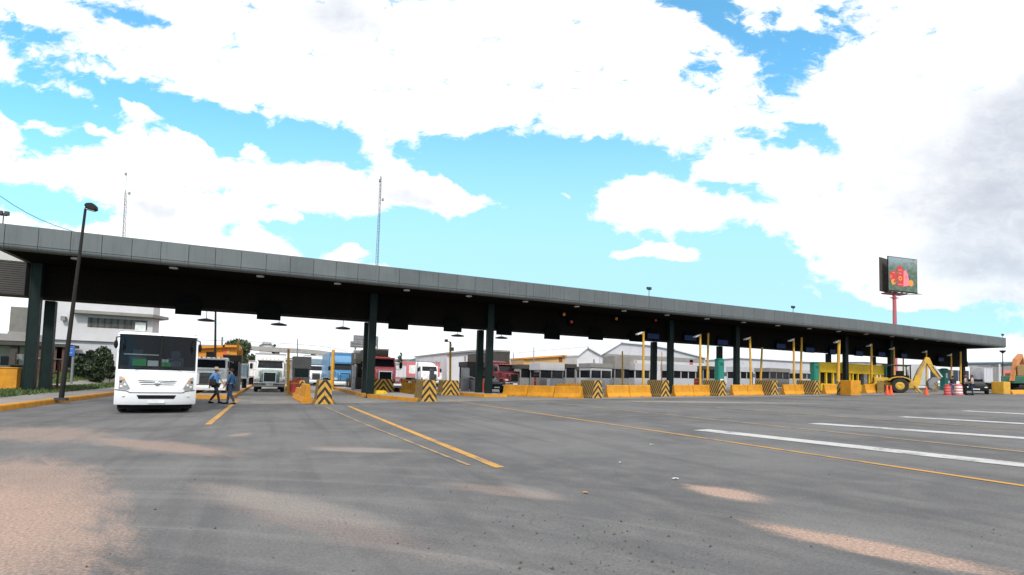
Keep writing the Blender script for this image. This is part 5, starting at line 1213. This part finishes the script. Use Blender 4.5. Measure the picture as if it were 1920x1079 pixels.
def mast(label, px0, px1, pyt, Y, w0, w1, tip=2.0, r=.03):
    """guyed lattice mast standing behind the canopy"""
    x = X(px0, Y, 640) ; q = pt(px1, pyt, Y); z0 = gz(X(px0, Y)); h = q.z - z0; t = thing('lattice_mast', label, 'mast', (x, Y, z0)); lx = q.x - x
    # the mast meets the roof line at px0; carry its slope to the ground
    P = lambda k, a: (lx * k + (w0 + (w1 - w0) * k) * math.cos(a), (w0 + (w1 - w0) * k) * math.sin(a), h * k)
    A = [R(30), R(150), R(270)]; hs = (h - tip) / h
    b = MB()
    for a in A: b.tube(P(0, a), P(hs, a), r, r * .8, 6)
    b.build('leg_frame', M['mast_grey'], t)
    n = 34; b = MB()
    for i in range(n):
        k0, k1 = hs * i / n, hs * (i + 1) / n
        for j in range(3): b.tube(P(k0, A[j]), P(k1, A[(j + 1) % 3]), r * .5, n=5); b.tube(P(k1, A[j]), P(k1, A[(j + 1) % 3]), r * .45, n=5)
    br = b.build('lattice_bracing', M['mast_grey'], t); br['kind'] = 'stuff'
    b = MB(); b.tube((lx * hs, 0, h * hs), (lx, 0, h), r * .8, r * .4, 6); b.build('antenna_rod', M['mast_grey'], t)
    for k, s in ((.88, -1), (.80, 1)):
        b = MB(); c = P(k, 0); b.box(c[0] + s * .2 - .1, c[0] + s * .2 + .1, -.1, .1, c[2] - .12, c[2] + .16); b.build('antenna_panel', M['grey_metal'], t, bevel=.03)
mast('tall slender lattice mast rising behind the middle of the canopy', 700.5, 716, 288, 58, .26, .08, 2.6, .024)
mast('faint thin lattice mast behind the left part of the canopy', 224, 240, 275, 70, .22, .10, 5.0, .022)
# power cable
p0, p1 = pt(-60, 322, 38), pt(150, 438, 40)
b = MB(); b.path([tuple(p0.lerp(p1, i / 8) + Vector((0, 0, -.5 * math.sin(math.pi * i / 8)))) for i in range(9)], .016, 6)
o = b.build('power_cable', M['black']); tag(o, 'thin black power cable running down to the left end of the roof', 'cable')
# backs of direction signs
t = None
def sign_back(label, px0, px1, py0, py1, Y, m='grey_metal', pole_px=None, frame=True):
    a, c = pt(px0, py0, Y), pt(px1, py1, Y); xb = X(pole_px or (px0 + px1) / 2, Y); z0 = gz(xb)
    t = thing('road_sign', label, 'sign', (xb, Y, z0), 0, 'road signs seen from behind')
    b = MB(); b.box(a.x - xb, c.x - xb, -.03, .03, c.z - z0, a.z - z0); pn = b.build('panel', M[m], t, bevel=.01)
    for k in (.3, .7): b = MB(); zz_ = c.z + (a.z - c.z) * k - z0; b.box(a.x - xb + .1, c.x - xb - .1, -.07, -.032, zz_ - .04, zz_ + .04); b.build('stiffener', M['steel'], pn)
    b = MB(); b.tube((0, .1, 0), (0, .1, a.z - z0 - .1), .08); b.build('pole', M['grey_metal'], t)
sign_back('wide grey sign back behind the paired green columns', 663, 709, 628.5, 650, 54, pole_px=705); sign_back('smaller grey sign back left of the paired green columns', 657, 683, 640, 653, 50, pole_px=664)
sign_back('small white sign under the two grey sign backs', 661, 680, 656, 663, 49.5, 'white_card', 664)
sign_back('small blue parking sign on the wall of the white office', 128, 139, 649, 668, 50, 'bright_blue', 133)

# billboard
Yb = 108.0
a, c = pt(1650, 480, Yb), pt(1723, 553, Yb); cx = pt(1677, 560, Yb); Wd = 12; zt, zb = pt(1686, 486, Yb).z, pt(1686, 550, Yb).z; Hh = zt - zb
t = thing('billboard', 'tall red pole billboard with a dark advert of red cartons and fruit', 'billboard', (cx.x, Yb, 2.0), R(-7)); H0 = 2.0
b = MB(); b.tube((0, 0, 0), (0, 0, zt - H0 - .5), .62, .55, 20); b.build('pole', M['pole_pink'], t, smooth=True)
x0_, x1_ = -4.6, 9.0
b = MB(); b.box(x0_, x1_, -1.35, -1.15, zb - H0, zt - H0); b.build('front_board', M['black'], t)
b = MB(); zc = (zb + zt) / 2 - H0
def ad_mat():
    m = bpy.data.materials.new('advert'); m.use_nodes = True; T = NT(m.node_tree); bs = T.n['Principled BSDF']; p = T.node('ShaderNodeTexCoord').outputs['Object']
    n = T.noise(p, .8, 5, .6); s = T.node('ShaderNodeSeparateXYZ', {0: p}).outputs
    cc = T.mix(T.ramp(n, .35, .65), (.03, .07, .05), (.10, .16, .11)); cc = T.mix(T.ramp(s[2], zc + .5, zc + Hh / 2, 0, .55), cc, (.36, .44, .52)); cc = T.mix(T.ramp(T.noise(p, .5, 3), .55, .65, 0, .6), cc, (.10, .13, .05))
    T.l.new(cc, bs.inputs['Base Color']); bs.inputs['Roughness'].default_value = .5; return m
ad = ad_mat(); b.box(x0_ + .25, x1_ - .2, -1.375, -1.352, zb - H0 + .35, zt - H0 - .2); adp = b.build('advert', ad, t)
def ad_piece(name, poly, m, off):
    poly = [(.9 + (x - .9) * 1.35, z * 1.3 + .55) for x, z in poly]; b = MB(); b.prism([(x, zc + z) for x, z in poly], 'y', -1.378 - off, -1.376); return b.build(name, M[m], adp)
ad_piece('carton_picture', [(-.15, -3.4), (2.0, -3.6), (2.1, 1.1), (1.2, 1.9), (-.05, 1.7)], 'red', .012); ad_piece('carton_picture', [(2.0, -3.5), (4.2, -3.0), (3.6, -.2), (3.0, .9), (2.1, .6)], 'red_truck', .016); ad_piece('carton_picture', [(-2.5, -1.9), (-.3, -2.1), (-.4, .3), (-1.6, .5), (-2.8, -.6)], 'red', .016)
for (x_, z_, r_, m_) in [(-1.4, -2.5, .75, 'amber'), (-1.0, -2.4, .35, 'red'), (.95, -1.4, .62, 'amber'), (.95, -1.4, .28, 'red'), (4.6, -2.4, .85, 'amber'), (3.0, -.9, .4, 'pink_red'), (-2.2, -1.2, .45, 'cone')]:
    ad_piece('fruit_picture', [(x_ + r_ * math.cos(6.283 * i / 16), z_ + r_ * 1.0 * math.sin(6.283 * i / 16)) for i in range(16)], m_, .022 + .008 * (m_ == 'red'))
for x_, z_, w_ in ((.95, .75, .65), (.95, -.1, .55), (.95, -3.0, .7), (-1.3, -.1, .4)): ad_piece('label_band', [(x_ - w_, z_ - .16), (x_ + w_, z_ - .16), (x_ + w_, z_ + .16), (x_ - w_, z_ + .16)], 'pink_red', .030)
b = MB(); b.box(x0_ - 1.0, x0_ + 7.5, 1.9, 2.1, zb - H0 + .1, zt - H0 - .1, 0, Matrix.Rotation(R(14), 4, 'Z')); b.build('rear_board', M['dark_wall'], t)
b = MB(); b.box(x0_ - 1.2, x1_ + .9, -2.3, -2.15, zb - H0 - .35, zb - H0 - .15); b.build('catwalk', M['dark_metal'], t)
for x_ in (x0_ + .5, -1.2, 1.2, 4, x1_ - .2): b = MB(); b.bar((x_, -2.2, zb - H0 - .28), (x_ * .3, 1.0, zb - H0 - .6), .14, .2); b.build('strut', M['dark_metal'], t)
b = MB(); b.box(-1.6, 1.6, -.75, .75, zb - H0 - 2.0, zb - H0 - 1.82); b.build('platform', M['pole_pink'], t)
b = MB(); b.box(-3.6, 4.8, -.9, 1.9, zb - H0 - .62, zb - H0 - .2); b.build('head_frame', M['maroon'], t)
for i in range(9): b = MB(); b.box(.62, .95, -.06, .0, 12 + i * .9, 12.06 + i * .9); b.build('rung', M['pole_pink'], t)

# ================================================================ BUILDINGS BEHIND
def block(t, name, px0, px1, pyt, z0, Y, d, m, base=None, bevel=.03):
    """a wall block between two sight lines at depth Y, standing on the ground of its thing"""
    o = t.location; a, c = pt(px0, pyt, Y), pt(px1, pyt, Y); zt = pt((px0 + px1) / 2, pyt, Y).z
    b = MB(); b.box(a.x - o.x, c.x - o.x, Y - o.y, Y + d - o.y, (z0 if base is None else Z((px0 + px1) / 2, base, Y) - o.z), zt - o.z); return b.build(name, M[m], t, bevel=bevel)
# white office, left
Yo = 60.0; x = X(190, Yo, 690); zo = vz(x, Yo)
t = thing('office_building', 'white two storey office with a dark ribbon window behind the minibus', 'building', (x, Yo, zo))
def P3(px, py, Y): q = pt(px, py, Y); return (q.x - x, q.y - Yo, q.z - zo)
xa, xb_ = P3(62, 600, Yo)[0], P3(287, 600, Yo)[0]; zr = P3(180, 540, Yo)[2]; z1 = P3(180, 640, Yo)[2]
xc_ = P3(306, 600, Yo)[0]
poly = [(xa, 0), (xb_, 0), (xc_ - 1.0, .8), (xc_ - .6, 1.8), (xc_ - 1.4, 3.6), (xc_ - 3, 5), (xa, 5)]
zl = P3(306, 575, Yo + 2)[2]
b = MB(); b.prism(poly, 'z', z1, zl + .0); b.build('upper_storey', M['white_wall'], t)
b = MB(); pp = [(xa + .01, -.02), (xb_, -.02), (xc_ - .98, .79), (xc_ - .58, 1.8), (xc_ - 1.38, 3.62), (xc_ - 3, 5.02), (xa + .01, 5.02)]; b.prism(pp, 'z', zl + .002, zr - .5); b.build('parapet', M['white_wall'], t)
b = MB(); b.prism([(xa + .3, .3), (xb_ - .3, .3), (xc_ - 1.6, 1.4), (xc_ - 3.2, 4.5), (xa + .3, 4.5)], 'z', z1 - 3.4 if z1 > 3.4 else 0, z1 - .002); b.build('ground_storey', M['pale_wall'], t)
ze = P3(220, 593, Yo)[2]
b = MB(); b.prism([(P3(138, 590, Yo)[0], -.9), (P3(290, 600, Yo)[0], -.9), (P3(312, 600, Yo)[0], 1.2), (xb_ + .2, 2.6), (P3(138, 590, Yo)[0], .05)], 'z', ze, ze + .28); b.build('eaves_ledge', M['grey_wall'], t)
w0, w1 = P3(165, 600, Yo)[0], P3(276, 610, Yo)[0]; zw0, zw1 = P3(200, 615, Yo)[2], P3(200, 597, Yo)[2]
b = MB(); b.box(w0, w1, -.04, .03, zw0, zw1 - .02); wn = b.build('ribbon_window', M['window_grey'], t)
for i in range(9): b = MB(); xx = w0 + (w1 - w0) * (i + .5) / 9; b.box(xx - .05, xx + .05, -.07, -.042, zw0 + .01, zw1 - .03); b.build('mullion', M['dark_wall'], wn)
b = MB(); b.box(P3(254, 610, Yo)[0], P3(274, 610, Yo)[0], -.12, -.075, P3(260, 622, Yo)[2], P3(260, 605, Yo)[2]); b.build('blind', M['white_card'], t)
b = MB(); b.box(P3(117, 600, Yo)[0], P3(125, 600, Yo)[0], -.5, -.03, P3(120, 602, Yo)[2], P3(120, 594, Yo)[2]); b.build('wall_lamp', M['grey_metal'], t)
b = MB(); b.box(P3(-60, 640, Yo)[0], P3(150, 640, Yo)[0], -3.2, -.05, P3(60, 649, Yo - 3)[2], P3(60, 643, Yo - 3)[2]); b.build('porch_roof', M['dark_wall'], t)
for px in (108, 112, 24, 76): b = MB(); q_ = P3(px, 690, Yo - 2.8); b.box(q_[0] - .25, q_[0] + .25, -2.9, -2.5, -.4, P3(60, 649, Yo - 3)[2] - .003); b.build('porch_pillar', M['rust'] if px > 50 else M['dark_wall'], t)
b = MB(); b.box(P3(-80, 640, Yo)[0], xa - .02, .3, 8, -.3, P3(30, 640, Yo)[2]); b.build('side_wing', M['offwhite'], t)
b = MB(); b.box(P3(-80, 640, Yo)[0], xa + 1.0, -.4, 8.3, P3(30, 640, Yo)[2] + .002, P3(30, 627, Yo)[2]); b.build('wing_roof', M['grey_wall'], t)
b = MB(); b.box(P3(-2, 680, Yo)[0], P3(16, 680, Yo)[0], .24, .29, P3(8, 685, Yo)[2] , P3(8, 668, Yo)[2]); b.build('window', M['dark_window'], t)
b = MB(); b.box(xa - 0.3, xb_ - 1, -.35, .25, -.4, .7); b.build('plinth_wall', M['dark_concrete'], t)
for px in (127, 160): b = MB(); q_ = P3(px, 690, Yo); b.box(q_[0] - .6, q_[0] + .6, .2, .295, .9, 2.2); b.build('window', M['dark_window'], t)
x2 = X(36, 66, 600); t2 = thing('water_tank_tower', 'square grey concrete tower standing left of the white office', 'tower', (x2, 66, vz(x2, 66)))
block(t2, 'shaft', 20, 56, 576, -.5, 66, 5, 'dark_concrete'); block(t2, 'cornice', 14, 60, 623, 0, 65.6, 6, 'grey_wall', base=631)

# white warehouses and the tan building
def poly_hall(name, label, pts, Y, d, m, cat='warehouse', roofm=None, parts=()):
    P = [pt(px, py, Y) for px, py in pts]; cx = sum(p.x for p in P) / len(P); z0 = min(gz(cx), 1.9)
    t = thing(name, label, cat, (cx, Y, z0)); b = MB(); b.prism([(p.x - cx, (p.z - z0 if py < 714 else -.6)) for p, (px, py) in zip(P, pts)], 'y', 0, d); b.build('walls', M[m], t)
    if roofm:
        tops = [(p.x - cx, p.z - z0) for p, (px, py) in zip(P, pts) if py < 700]
        for a, c in zip(tops, tops[1:]):
            b = MB(); b.prism([(a[0] - .1, a[1] + .01), (c[0] + .1, c[1] + .01), (c[0] + .1, c[1] + .25), (a[0] - .1, a[1] + .25)], 'y', -.5, d + .4); b.build('roof_slope', M[roofm], t)
    for nm, px0, px1, py0, py1, mm in parts:
        a, c = pt(px0, py0, Y), pt(px1, py1, Y); b = MB(); b.box(a.x - cx, c.x - cx, -.06, .04, c.z - z0, a.z - z0); b.build(nm, M[mm], t)
    return t
poly_hall('warehouse', 'small white gabled warehouse left of the larger white hall', [(1082, 716), (1082, 668.5), (1100, 652.5), (1124, 667), (1124, 716)], 84, 30, 'white_wall', roofm='roof_metal', parts=[('window', 1124 - 12, 1124 - 9, 674, 683, 'grey_wall')])
poly_hall('warehouse', 'large white gabled warehouse hall in the middle background', [(1125, 716), (1125, 667), (1163, 643.5), (1222, 649), (1262, 657), (1322, 673), (1322, 716)], 90, 34, 'pale_wall', roofm='roof_metal',
          parts=[('window', 1142, 1146, 672, 683, 'pole_pink'), ('window', 1190, 1194, 676, 684, 'tan_wall'), ('window', 1293, 1299, 675, 685, 'pole_pink'), ('cornice', 1128, 1320, 671.5, 673.5, 'grey_wall')])
poly_hall('warehouse', 'long flat white warehouse running behind the yellow poles', [(1323, 716), (1323, 676), (1380, 672), (1536, 681), (1536, 716)], 96, 30, 'pale_wall', roofm='roof_metal', parts=[('wall_band', 1330, 1530, 697, 712, 'window_grey')])
poly_hall('warehouse', 'pale distant shed behind the yellow shelter', [(1538, 716), (1538, 684), (1592, 680), (1618, 680), (1700, 686), (1745, 686), (1745, 716)], 120, 20, 'offwhite', roofm='grey_wall')
poly_hall('warehouse', 'plain white warehouse wall behind the yellow camera pole', [(838, 716), (838, 664.5), (900, 658.5), (953, 661), (953, 716)], 72, 18, 'white_wall', roofm='grey_wall', parts=[('window', 870.5, 873.5, 668, 677, 'grey_wall'), ('door', 881, 899, 679, 713, 'dark_wall')])
poly_hall('workshop', 'flat roofed tan building right of the maroon truck', [(982, 716), (982, 674), (1053, 669), (1060, 669), (1060, 716)], 80, 14, 'tan_wall', 'building', roofm='orange', parts=[('window', 1048, 1054, 671, 679, 'rust'), ('wall_panel', 1000, 1004, 690, 712, 'concrete')])
poly_hall('warehouse', 'white low shed between the tan building and the small gable', [(1061, 716), (1061, 669), (1072, 670), (1081, 679), (1081, 716)], 88, 14, 'white_wall', roofm='roof_metal')
poly_hall('shed', 'grey roofed shed with red walls at the right edge', [(1872, 722), (1872, 683), (1900, 681), (1990, 682), (1990, 722)], 48, 8, 'grey_wall', 'shed', roofm='slate_blue', parts=[('wall_panel', 1880, 1990, 694, 716, 'pink_red')])
poly_hall('site_cabin', 'orange site cabin with a dark window above the white truck', [(368, 720), (368, 655), (420, 652), (447, 652), (447, 720)], 64, 5, 'orange', 'cabin', roofm='orange', parts=[('window', 387, 403, 660, 671, 'black'), ('notice_panel', 418, 424, 655, 666, 'cone'), ('wall_panel', 425, 430, 655, 664, 'tan_wall')])
poly_hall('house', 'small pinkish house with a flat roof box beyond the white truck', [(486, 705), (486, 649), (493, 645), (508, 645), (516, 654), (516, 705)], 150, 10, 'offwhite', 'house', roofm='pale_wall', parts=[('window', 490, 494, 652, 657, 'grey_wall'), ('window', 499, 503, 652, 657, 'grey_wall')])
x = X(500, 150, 645); t = bpy.data.objects['house']; block(t, 'roof_room', 493, 506, 640.5, 0, 151, 5, 'pale_wall', base=647)
for px0, px1, py, Y, m, lab in [(640, 700, 683, 200, 'offwhite', 'distant off white shed behind the blue truck'), (690, 765, 681, 210, 'pale_wall', 'distant pale shed behind the red truck'), (427, 470, 668, 170, 'offwhite', 'distant white wall under the tree'), (515, 600, 676, 190, 'grey_wall', 'distant grey wall under the footbridge'), (905, 985, 685, 190, 'offwhite', 'distant low wall behind the maroon truck'), (310, 372, 670, 150, 'grey_wall', 'distant grey wall behind the minibus roof')]:
    a, c = X(px0, Y), X(px1, Y); t = thing('distant_shed', lab, 'building', ((a + c) / 2, Y, gz((a + c) / 2)))
    block(t, 'walls', px0, px1, py, -.5, Y, 12, m); block(t, 'roof', px0 - 1, px1 + 1, py - 1.5, 0, Y - .5, 13, 'roof_metal', base=py)
x = X(520, 130, 690); t = thing('distant_tent', 'white pointed tent roof under the footbridge', 'tent', (X(581, 130), 130, gz(X(581, 130))))
b = MB(); o = t.location
A = [pt(566, 671, 130), pt(582, 664, 133), pt(602, 672, 130)]
b.add([(A[0].x - o.x, 0, A[0].z - o.z), (A[2].x - o.x, 0, A[2].z - o.z), (A[2].x - o.x, 7, A[2].z - o.z), (A[0].x - o.x, 7, A[0].z - o.z), (A[1].x - o.x, 3.5, A[1].z - o.z)], [(0, 1, 4), (1, 2, 4), (2, 3, 4), (3, 0, 4), (0, 3, 2, 1)]); b.build('tent_roof', M['white_card'], t)
for dx in (0, 1):
    for yy in (.1, 6.9): b = MB(); xx = (A[0].x if dx == 0 else A[2].x) - o.x; xx += .1 if dx == 0 else -.1; b.tube((xx, yy, 0), (xx, yy, A[0].z - o.z + .02), .06); b.build('tent_pole', M['steel'], t)

# footbridge across the road behind the plaza
Yf_ = 118.0; cxx = X(520, Yf_); t = thing('footbridge', 'grey concrete footbridge crossing behind the truck lanes', 'bridge', (cxx, Yf_, 0)); b = MB()
pts_ = [(330, 646.5, 652), (380, 646.5, 652), (440, 648, 654), (515, 651.5, 660), (560, 654, 662), (600, 657.5, 665), (632, 662, 668), (650, 668, 673)]
for (pa, ta, ba), (pc, tc, bc) in zip(pts_, pts_[1:]):
    qa, qa2, qc, qc2 = pt(pa, ta, Yf_), pt(pa, ba, Yf_), pt(pc, tc, Yf_), pt(pc, bc, Yf_)
    vs = [(q.x - cxx, y, q.z) for y in (0, 2.6) for q in (qa, qa2, qc2, qc)]; b.add(vs, [(0, 1, 2, 3), (7, 6, 5, 4), (0, 3, 7, 4), (1, 5, 6, 2)])
b.build('deck', M['concrete'], t)
for px, ph in ((520, 660), (588, 664), (634, 667)):
    b = MB(); q = pt(px, ph, Yf_); b.box(q.x - cxx - .45, q.x - cxx + .45, .6, 2.0, -.2, q.z + .1); b.build('pier', M['concrete'], t)
b = MB()
for (pa, ta, _), (pc, tc, _) in zip(pts_, pts_[1:]):
    qa, qc = pt(pa, ta, Yf_), pt(pc, tc, Yf_); b.tube((qa.x - cxx, .1, qa.z + .9), (qc.x - cxx, .1, qc.z + .9), .05, n=6)
b.build('handrail', M['grey_metal'], t)

# left verge things
x = X(-8, 37, 705); z0 = vz(x, 37); zt = Z(16, 689, 37)
t = thing('boundary_wall', 'low orange yellow wall block at the left edge', 'wall', (x, 37, z0)); w_ = X(32, 37, 705) - x
b = MB(); b.box(-3, w_, 0, .5, -.1, zt - z0 - .06); b.build('wall', M['yellow'], t, bevel=.02); b = MB(); b.box(-3.05, w_ + .04, -.05, .55, zt - z0 - .06, zt - z0); b.build('coping', M['yellow'], t, bevel=.02)
def frame_rack(label, px0, px1, pyt, Y, m, d=1.2, bars=5):
    a, c = X(px0, Y, 715), X(px1, Y, 715); w = c - a; z0 = vz(a, Y); h = Z((px0 + px1) / 2, pyt, Y) - z0; t = thing('metal_cage', label, 'cage', (a, Y, z0))
    for xx in (0, w):
        for yy in (0, d): b = MB(); b.box(xx - .05, xx + .05, yy - .05, yy + .05, 0, h); b.build('post', M[m], t)
    for k in range(3):
        zz_ = h * (.12 + .42 * k)
        for yy in (0, d): b = MB(); b.box(.05, w - .05, yy - .025, yy + .025, zz_ - .03, zz_ + .03); b.build('rail', M[m], t)
    for i in range(bars): b = MB(); xx = w * (i + 1) / (bars + 1); b.box(xx - .018, xx + .018, .026, .06, h * .12, h * .96); b.build('bar', M[m], t)
    b = MB(); b.box(-.1, w + .1, -.1, d + .1, h + .002, h + .06); b.build('top_sheet', M['grey_metal'], t)
frame_rack('rusty metal cage standing behind the left grass strip', 58, 79, 673, 38, 'rust'); frame_rack('second rusty frame beside the cage, nearer the street lamp', 82, 96, 674, 39, 'rust', 1.0, 3)
x = X(46, 39, 705); t = thing('waste_bin', 'dark green waste bin left of the rusty cage', 'bin', (x, 39, vz(x, 39))); hh = Z(46, 684, 39) - vz(x, 39)
b = MB(); loft(b, [[(-.38, -.35, 0), (.38, -.35, 0), (.38, .35, 0), (-.38, .35, 0)], [(-.48, -.42, hh - .15), (.48, -.42, hh - .15), (.48, .42, hh - .15), (-.48, .42, hh - .15)]]); b.build('bin_body', M['green_steel'], t, bevel=.03)
b = MB(); b.box(-.52, .52, -.46, .46, hh - .15, hh); b.build('lid', M['green_steel'], t, bevel=.04)
x = X(44, 41, 668); z0 = vz(x, 41); t = thing('cloth_banner', 'pale cloth banner hung beside the green columns on the left', 'banner', (x, 41, z0)); a, c = pt(30, 664, 41), pt(60, 677, 41)
b = MB(); n = 8; top = [(a.x - x + (c.x - a.x) * i / n, .06 * math.sin(i * 1.7), a.z - z0) for i in range(n + 1)]; bot = [(p[0], p[1] + .03, c.z - z0 + .1 * math.sin(i)) for i, p in enumerate(top)]
b.add(top + bot + [(p[0], p[1] + .02, p[2]) for p in top + bot], [(i, i + 1, n + 2 + i, n + 1 + i) for i in range(n)] + [(2 * n + 2 + i, 2 * n + 3 + i, 3 * n + 4 + i, 3 * n + 3 + i) for i in range(n)]); b.build('cloth', M['offwhite'], t)
for xx in (a.x - x, c.x - x): b = MB(); b.tube((xx, .02, 0), (xx, .02, a.z - z0 + .1), .03); b.build('post', M['rust'], t)

# ================================================================ TREES AND SHRUBS
def foliage(name, clumps, n, s, m, parent):
    vs, fs = [], []
    tot = sum(r ** 2 for *_, r in clumps)
    for cx, cy, cz, r in clumps:
        for _ in range(int(n * r * r / tot)):
            d = Vector((random.gauss(0, 1), random.gauss(0, 1), random.gauss(0, 1))).normalized() * r * random.random() ** .42 * random.uniform(.75, 1.12); c = Vector((cx, cy, cz)) + Vector((d.x, d.y, d.z * .85))
            q = Euler((random.uniform(0, 6.3), random.uniform(0, 6.3), random.uniform(0, 6.3))).to_matrix(); a = s * random.uniform(.6, 1.4); k = len(vs)
            for p in ((-a, 0, 0), (0, -a * .5, a * .1), (a, 0, 0), (0, a * .5, a * .1)): vs.append(tuple(c + q @ Vector(p)))
            fs.append((k, k + 1, k + 2, k + 3))
    me = bpy.data.meshes.new(name); me.from_pydata(vs, [], fs); me.materials.append(M[m]); o = bpy.data.objects.new(name, me); COL.objects.link(o); o.parent = parent; return o
def tree(label, px, Y, pyt, width_px, m='leaf_tree', n=3000, z=None, name='tree', trunk=.35, s=.16, group=None, pyb=None):
    x = X(px, Y, 690); z0 = gz(x) if z is None else z; zt = Z(px, pyt, Y) - z0; w = (X(px + width_px / 2, Y) - X(px - width_px / 2, Y)); t = thing(name, label, 'tree' if name == 'tree' else 'shrub', (x, Y, z0), 0, group)
    ch = zt * (1 - trunk); cl = []
    for i in range(13): a = random.uniform(0, 6.28); rr = random.uniform(.0, .34) * w; cl.append((rr * math.cos(a) * 1.1, rr * math.sin(a), zt - ch * random.uniform(*((.12, .95) if name == 'shrub' else (.22, .85))), random.uniform(.13, .25) * w * (1.25 if name == 'shrub' else 1)))
    cl.append((0, 0, zt - .2 * w, .2 * w))
    foliage('crown', cl, n, s, m, t); b = MB(); r = max(.05, w * .035); b.tube((0, 0, -.2), (.05 * w, 0, zt * trunk + ch * .2), r, r * .7)
    for i in range(5): a = 1.26 * i; b.tube((.05 * w, 0, zt * trunk + ch * .1), (.28 * w * math.cos(a), .28 * w * math.sin(a), zt * trunk + ch * .55), r * .55, r * .2, 7)
    b.build('trunk', M['bark'], t, smooth=True); return t
tree('round dark green tree rising behind the grey booth by the walking men', 452, 96, 635, 92, n=8500, s=.22, trunk=.2)
tree('narrow dark tree beside the pinkish house beyond the white truck', 513, 120, 646, 12, n=700, s=.22, trunk=.5)
tree('small thin tree beyond the red truck mirror', 751, 150, 661, 14, n=500, s=.25, trunk=.55)
for px, w_, py, lab in [(1010, 14, 676, 'far off tree above the roof of the tan building'), (790, 26, 674, 'far off tree behind the red and white trailer'), (808, 20, 672, 'far off tree on the hill left of the camera pole'), (905, 18, 678, 'far off tree behind the white warehouse')]: tree(lab, px, 230, py, w_, n=700, s=.45, trunk=.3, group='far trees on the skyline')
for px, w_, Y, py, lab in [(168, 36, 56.5, 656, 'tallest dark shrub against the white office wall'), (192, 40, 55, 648, 'dark shrub closest to the minibus mirror'), (150, 34, 56, 668, 'low dark shrub at the left end of the office lawn'), (206, 26, 54, 665, 'dark low shrub touching the minibus side'), (180, 46, 55.2, 672, 'broad low shrub in the middle of the office lawn')]:
    x = X(px, Y); tree(lab, px, Y, py, w_, 'leaf_dark', 3600, vz(x, Y), 'shrub', .02, .12, 'dark shrubs in front of the office')
